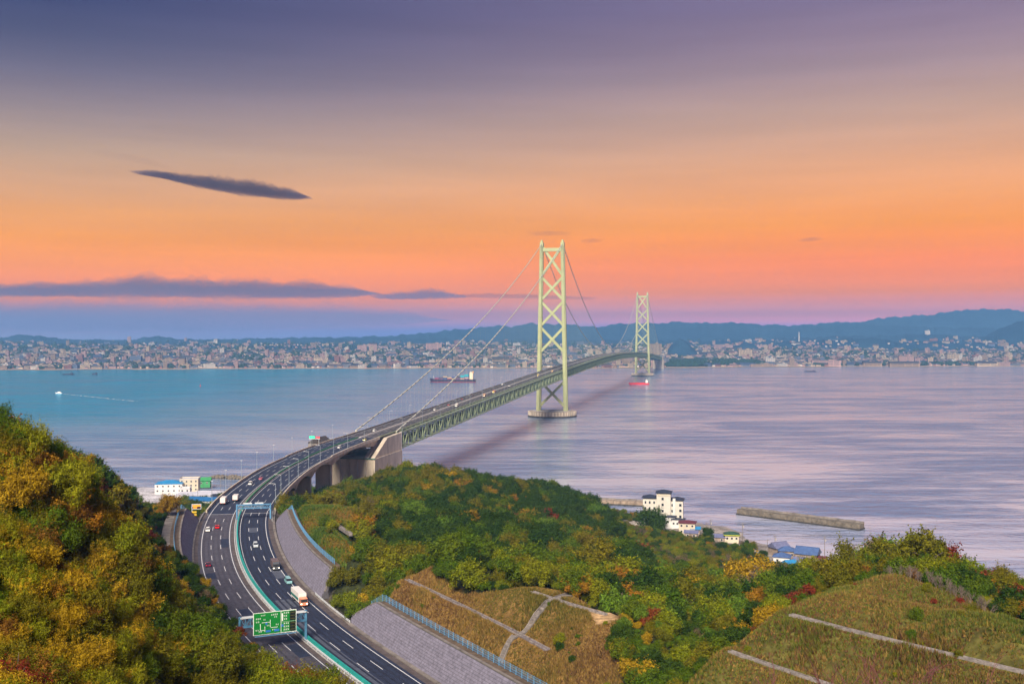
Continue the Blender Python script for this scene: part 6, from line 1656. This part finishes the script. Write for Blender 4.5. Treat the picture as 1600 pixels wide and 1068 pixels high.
t.links.new(nzg.outputs['Fac'], rg.inputs['Value']); t.links.new(ca.outputs['Color'], vs.inputs[0]); t.links.new(rg.outputs[0], vs.inputs['Scale']); t.links.new(vs.outputs[0], b.inputs['Base Color']); b.inputs['Roughness'].default_value = .8; b.inputs['Specular IOR Level'].default_value = .1
GRASSM = m
grass(GRASS_MID, 26000, .35, .9, [(.11, .095, .018), (.17, .115, .028), (.21, .13, .035), (.25, .15, .04), (.14, .075, .03)], 'dry golden brown grass on the middle terraced cutting')
grass(GRASS_RIGHT, 36000, .35, .9, [(.075, .095, .014), (.11, .11, .018), (.15, .11, .022), (.18, .11, .03), (.12, .06, .025), (.09, .10, .014)], 'olive and straw coloured grass on the right terraced cutting')
grass(GRASS_GREEN, 14000, .4, 1.1, [(.05, .09, .012), (.085, .12, .014), (.14, .125, .016), (.19, .10, .02)], 'fresh green grass bank above the middle retaining wall', .16)

# ================================================================== the far town
WALLC = {'cream': (.50, .38, .26), 'pinkish': (.44, .27, .24), 'white': (.62, .56, .50), 'grey': (.18, .185, .22), 'tan': (.34, .23, .15), 'brick-red': (.27, .11, .085), 'blue-grey': (.11, .14, .23)}
ROOFC = [(.022, .028, .05), (.04, .036, .045), (.08, .055, .055), (.035, .055, .11), (.10, .085, .09)]
WM = {k: mat('town_' + k.replace('-', '_'), v, .85, .1, .02, rnd=.12) for k, v in WALLC.items()}
RM = [mat('town_roof', c_, .8, .2, .02) for c_ in ROOFC]
WIN = mat('town_window', (.035, .04, .055), .3, .2, .05)
def far_pos(px, e):
    u = (px - 800) / FPX; Y = float(shoreY(u)) + e; return u * Y, Y, float(far_h(np.array([u]), np.array([Y]))[0][0])
def block(mb, x, y, z, w, d, h, floors, rz=0.0, wi=0, ri=1, gi_=2, gable=False, win=True):
    mb.box((x, y, z + h / 2 - 3), (w, d, h + 6), rz, wi)
    ca_, sa_ = math.cos(rz), math.sin(rz)
    if gable:
        pts_ = [(-w / 2 - .5, -d / 2 - .5, z + h), (-w / 2 - .5, 0, z + h + d * .32), (-w / 2 - .5, d / 2 + .5, z + h)]
        pts_ = [(x + a_ * ca_ - b_ * sa_, y + a_ * sa_ + b_ * ca_, c_) for a_, b_, c_ in pts_]
        mb.prism(pts_, ((w + 1) * ca_, (w + 1) * sa_, 0), ri)
    else:
        mb.box((x, y, z + h + .4), (w * .97, d * .97, .8), rz, ri)
        mb.box((x + w * .22 * ca_, y + w * .22 * sa_, z + h + 2.2), (w * .16 + 2, d * .3 + 2, 3.0), rz, wi)
    if win:
        for k in range(floors):
            zz = z + h * (k + .55) / floors
            ox, oy = (d / 2 + .06) * sa_, -(d / 2 + .06) * ca_
            mb.box((x + ox, y + oy, zz), (w * .9, .3, h / floors * .42), rz, gi_)
ZN = [(-200, 'on the shore below the twin left hills'), (300, 'on the shore left of the container ship'), (640, 'behind the container ship'), (765, 'seen left of the near tower'), (884, 'between the two bridge towers'), (1016, 'right of the far tower'), (1200, 'below the right-hand mountains'), (1420, 'at the far right of the shore')]
def zone_px(px):
    return [n_ for p_, n_ in ZN if px >= p_][-1]
town = []
# landmarks, with parts
def landmark(px, e, w, d, h, floors, wall, label, name='apartment_block', gable=False, rz=0.0, py=None):
    if py is not None:       # stand it where the photograph shows its foot
        es = np.linspace(15, 5200, 500); u = (px - 800) / FPX; Ys = shoreY(np.full(500, u)) + es; zz = far_h(np.full(500, u), Ys)[0]
        e = float(es[np.argmin(np.abs(YH + FPX * (CAMZ - zz) / Ys - py))])
    x, y, z = far_pos(px, e); t = tag(empty(name, (x, y, z), rz), label, 'building')
    k = y / FPX; w, h = w * k, h * k
    MB().box((0, 0, h / 2 - 4), (w, d, h + 8)).build('wall', WM[wall], t)
    if gable: MB().prism([(-w / 2 - 1, -d / 2 - 1, h), (-w / 2 - 1, 0, h + d * .3), (-w / 2 - 1, d / 2 + 1, h)], (w + 2, 0, 0)).build('roof', RM[1], t)
    else:
        MB().box((0, 0, h + .5), (w * .98, d * .98, 1.0)).build('roof', RM[4], t); MB().box((w * .2, 0, h + 3), (w * .2, d * .4, 4.5)).build('lift_house', WM[wall], t)
    for k_ in range(floors):
        f = MB().box((0, -d / 2 - .08, h * (k_ + .55) / floors), (w * .92, .3, h / floors * .4)).build('window_band', WIN, t)
    for sx_ in (-.25, 0, .25): MB().box((w * sx_, -d / 2 - .3, h / 2), (w * .018 + .3, .5, h)).build('pilaster', WM[wall], t)
for a_ in (
 (1164, 0, 20, 26, 14, 9, 'cream', 'large cream slab block standing alone right of the far tower', 'apartment_block', False, 0, 560),
 (1203, 0, 14, 24, 10, 6, 'white', 'white block on the shore just right of the large cream slab', 'apartment_block', False, 0, 569),
 (1022, 0, 22, 30, 20, 11, 'tan', 'tall tan slab directly behind the far tower legs', 'apartment_block', False, 0, 557),
 (922, 0, 8, 24, 11, 8, 'cream', 'cream tower block, left one of the cluster above the bridge deck', 'tower_block', False, 0, 556),
 (934, 0, 7, 22, 12, 9, 'cream', 'taller cream tower block second in the cluster above the bridge deck', 'tower_block', False, 0, 556),
 (951, 0, 8, 22, 10, 8, 'cream', 'cream tower block in the middle of the cluster above the bridge deck', 'tower_block', False, 0, 556),
 (964, 0, 7, 22, 10, 8, 'cream', 'cream tower block at the right of the cluster above the bridge deck', 'tower_block', False, 0, 556),
 (978, 0, 12, 26, 12, 7, 'tan', 'tan block under the bridge deck left of the far tower', 'apartment_block', False, 0, 571),
 (955, 0, 10, 24, 9, 5, 'tan', 'smaller tan block under the bridge deck', 'apartment_block', False, 0, 571),
 (1030, 0, 13, 30, 9, 4, 'brick-red', 'brick-red block by the far anchorage', 'apartment_block', False, 0, 573),
 (617, 0, 21, 26, 7, 3, 'brick-red', 'brick-red shore building left of the container ship', 'shore_hall', False, 0, 572),
 (782, 0, 26, 40, 8, 3, 'tan', 'wide tan hall with a curved looking roof near the right cable', 'shore_hall', True, 0, 569),
 (678, 0, 24, 26, 10, 6, 'pinkish', 'big pinkish slab on the rise above the left cable', 'apartment_block', False, 0, 546),
 (566, 0, 14, 26, 10, 7, 'pinkish', 'pinkish slab block on the rise left of the cables', 'apartment_block', False, 0, 549),
 (583, 0, 12, 24, 13, 9, 'pinkish', 'taller pinkish block with a peaked top beside the pinkish slab', 'tower_block', True, 0, 550),
 (502, 0, 22, 26, 9, 4, 'cream', 'cream shore block between the left hills and the ship', 'apartment_block', False, 0, 567),
 (285, 0, 9, 22, 14, 11, 'tan', 'dark tan tower block on the left shore', 'tower_block', True, 0, 574),
 (213, 0, 17, 24, 11, 8, 'blue-grey', 'blue-grey slab block on the left shore', 'apartment_block', False, 0, 567),
 (327, 0, 24, 30, 4, 2, 'white', 'long low white hall on the left shore', 'shore_hall', False, 0, 573),
 (125, 0, 10, 22, 9, 7, 'brick-red', 'brick-red tower block on the left shore', 'tower_block', False, 0, 563),
 (62, 0, 20, 24, 4, 2, 'cream', 'long low cream hall on the left shore', 'shore_hall', False, 0, 562),
 (202, 0, 5, 16, 10, 9, 'pinkish', 'slim pinkish tower far beyond the left shore between the hills', 'tower_block', False, 0, 536),
 (1449, 0, 7, 20, 11, 10, 'white', 'slim pale tower high on the far right hillside', 'tower_block', False, 0, 527),
 (1415, 0, 22, 24, 12, 8, 'pinkish', 'pinkish slab on the right shore', 'apartment_block', False, 0, 568),
 (1488, 0, 18, 24, 12, 9, 'cream', 'cream slab right of the pinkish slab on the right shore', 'apartment_block', False, 0, 565),
 (1524, 0, 7, 20, 12, 9, 'brick-red', 'brick-red tower at the right end of the shore', 'tower_block', False, 0, 566),
 (1537, 0, 8, 20, 12, 9, 'tan', 'tan tower beside the brick-red tower', 'tower_block', False, 0, 566),
 (1575, 0, 10, 20, 12, 9, 'cream', 'cream tower near the right end of the shore', 'tower_block', False, 0, 565),
 (1362, 0, 28, 30, 5, 2, 'tan', 'long low tan hall with a red roof on the right shore', 'shore_hall', True, 0, 572.5),
 (1412, 0, 46, 30, 5, 2, 'tan', 'longest low tan hall on the right shore', 'shore_hall', True, 0, 572.5),
 (1545, 0, 40, 30, 4, 2, 'cream', 'long low cream hall at the right end of the shore', 'shore_hall', True, 0, 572.5),
 (1290, 0, 44, 30, 8, 5, 'pinkish', 'wide stepped pinkish block on the shore below the right mountains', 'apartment_block', False, 0, 571),
 (1190, 0, 34, 26, 3.5, 2, 'tan', 'long low tan hall on the shore below the large cream slab', 'shore_hall', False, 0, 573.5),
 (1130, 0, 28, 24, 7, 5, 'pinkish', 'pinkish slab on the rise above the shore trees', 'apartment_block', False, 0, 545),
): landmark(*a_)
for px, py0, py1, lab in ((338, 542, 531, 'slim white chimney standing above the left town'), (1248.5, 529, 518.5, 'slim white chimney above the right town')):
    x, y, z = far_pos(px, 2100); k = y / FPX; t = tag(empty('chimney_stack', (x, y, z)), lab, 'chimney'); hh = CAMZ - (py1 - YH) * k - z
    MB().tube([(0, 0, -5), (0, 0, hh)], [4, 2.6], 10).build('shaft', WM['white'], t); MB().tube([(0, 0, hh), (0, 0, hh + 1.5)], 3.4, 10).build('rim', WM['brick-red'], t)
# all other buildings: the larger ones as things, the small houses as one mass
rt_ = random.Random(11); cand = []
while len(cand) < 15000:
    px = rt_.uniform(-60, 1660); e = min(28 + rt_.expovariate(1 / 900), 28 + rt_.expovariate(1 / 3200))
    if e > 5200: continue
    u = (px - 800) / FPX; Y = float(shoreY(u)) + e
    cand.append((px, e, u, Y))
ca_ = np.array(cand); zz, rid = far_h(ca_[:, 2], ca_[:, 3])
dens = .5 + .5 * wob(ca_[:, 2] * ca_[:, 3], ca_[:, 3], 210) * .8
big_b, small = [], []
keysW = list(WALLC)
for (px, e, u, Y), z, r_, dn in zip(cand, zz, rid, dens):
    if r_ > (48 if px > 1100 else 10) or (rt_.random() > .35 + dn): continue
    if 1043 < px < 1100 and e < 420 or 1110 < px < 1180 and 60 < e < 380: continue     # wooded park by the far anchorage
    x = u * Y; k_ = rt_.random(); wk = rt_.choices(keysW, (.26, .26, .09, .08, .19, .07, .05))[0]
    if k_ < .022: g_ = ('tower_block', rt_.uniform(15, 22), rt_.uniform(13, 17), rt_.uniform(22, 36), 8)
    elif k_ < .13: g_ = ('apartment_block', rt_.uniform(24, 52), rt_.uniform(11, 15), rt_.uniform(9, 18), 4)
    elif k_ < .20: g_ = ('workshop_hall', rt_.uniform(28, 55), rt_.uniform(18, 28), rt_.uniform(7, 10), 2)
    else: g_ = ('house', rt_.uniform(8, 13), rt_.uniform(7, 10), rt_.uniform(5, 7.5), 2)
    rec = (px, x, Y, z, wk, g_)
    (big_b if g_[0] != 'house' else small).append(rec)
big_b.sort(key=lambda r: -(r[5][1] * r[5][3]) / r[2] ** 2)
TG = 'buildings of the far town'
ones = [r for r in big_b if 0 < r[0] < 1600][:255]
oset = set(map(id, ones)); lg = defaultdict(list)
KW = {'tower_block': 'tower block', 'apartment_block': 'apartment slab', 'workshop_hall': 'low hall'}
for r in ones: lg[(r[4], r[5][0], zone_px(r[0]))].append(r)
for (wk, kn, zn), rs_ in lg.items():
    rs_.sort(key=lambda r: r[0])
    for j, (px, x, Y, z, _, g_) in enumerate(rs_):
        mb = MB(); block(mb, 0, 0, 0, g_[1], g_[2], g_[3], g_[4], rt_.uniform(-.25, .25), gable=(kn == 'workshop_hall' and j % 2 == 0))
        o = mb.build(kn, [WM[wk], RM[j % 5], WIN]); o.location = (x, Y, z)
        tag(o, f'{wk} {KW[kn]} {zn}' + (f', {nth(j + 1)} such from left' if len(rs_) > 1 else ''), 'building', TG)
mats_ = [WM[k] for k in keysW] + RM + [WIN]
mb = MB()
for px, x, Y, z, wk, g_ in small + [r for r in big_b if id(r) not in oset]:
    block(mb, x, Y, z, g_[1], g_[2], g_[3], g_[4], rt_.uniform(-.6, .6), keysW.index(wk), 7 + rt_.randrange(5), 12, gable=g_[0] in ('house', 'workshop_hall'), win=g_[0] != 'house')
tag(mb.build('town_houses', mats_), 'close-packed small houses and roofs of the far town', kind='stuff')
# trees between the houses and along the far shore
mb_v, mb_f = [], []
ball = MB().ball((0, 0, 0), 1, 0, 7, 4); bv = np.array(ball.v)
tri = [f for f in ball.f]
pts = []
for _ in range(7500):
    px = rt_.uniform(-60, 1660); e = 30 + rt_.expovariate(1 / 1200); pts.append((px, e, rt_.uniform(5, 11)))
for _ in range(800): pts.append((rt_.uniform(1042, 1105), rt_.uniform(40, 420), rt_.uniform(8, 13)))
for _ in range(420): pts.append((rt_.gauss(1145, 24), 60 + abs(rt_.gauss(0, 130)), rt_.uniform(5, 13)))
for _ in range(260): pts.append((rt_.uniform(1440, 1500), rt_.uniform(40, 120), rt_.uniform(7, 11)))
_p = np.array(pts); _u = (_p[:, 0] - 800) / FPX; _r = far_h(_u, shoreY(_u) + _p[:, 1])[1]
pts = [q for q, r_ in zip(pts, _r) if r_ < 6]
pa = np.array(pts); uu = (pa[:, 0] - 800) / FPX; YY = shoreY(uu) + pa[:, 1]; zz = far_h(uu, YY)[0]
V, F, o = [], [], 0
q4 = [f if len(f) == 4 else (*f, f[-1]) for f in tri]
for (px, e, r_), u, Y, z in zip(pts, uu, YY, zz):
    V.append(bv * np.array([r_ * rt_.uniform(.8, 1.3), r_, r_ * rt_.uniform(.7, 1.1)]) * (1 + .18 * RNG.normal(size=(len(bv), 1))) + np.array([u * Y, Y, z + r_ * .6]))
mbx = MB(); V = np.concatenate(V); n0 = len(bv)
FT = []
for f in tri:
    FT += [f] if len(f) == 3 else [(f[0], f[1], f[2]), (f[0], f[2], f[3])]
FT = np.array(FT); F = (FT[None] + (np.arange(len(pts)) * n0)[:, None, None]).reshape(-1, 3)
tag(link('far_woods', np_mesh('far_woods', V, F, mat('far_foliage', (.022, .045, .022), .95, .3, .02, spec=.1))), 'dark trees scattered between the far town houses and parks', kind='stuff')
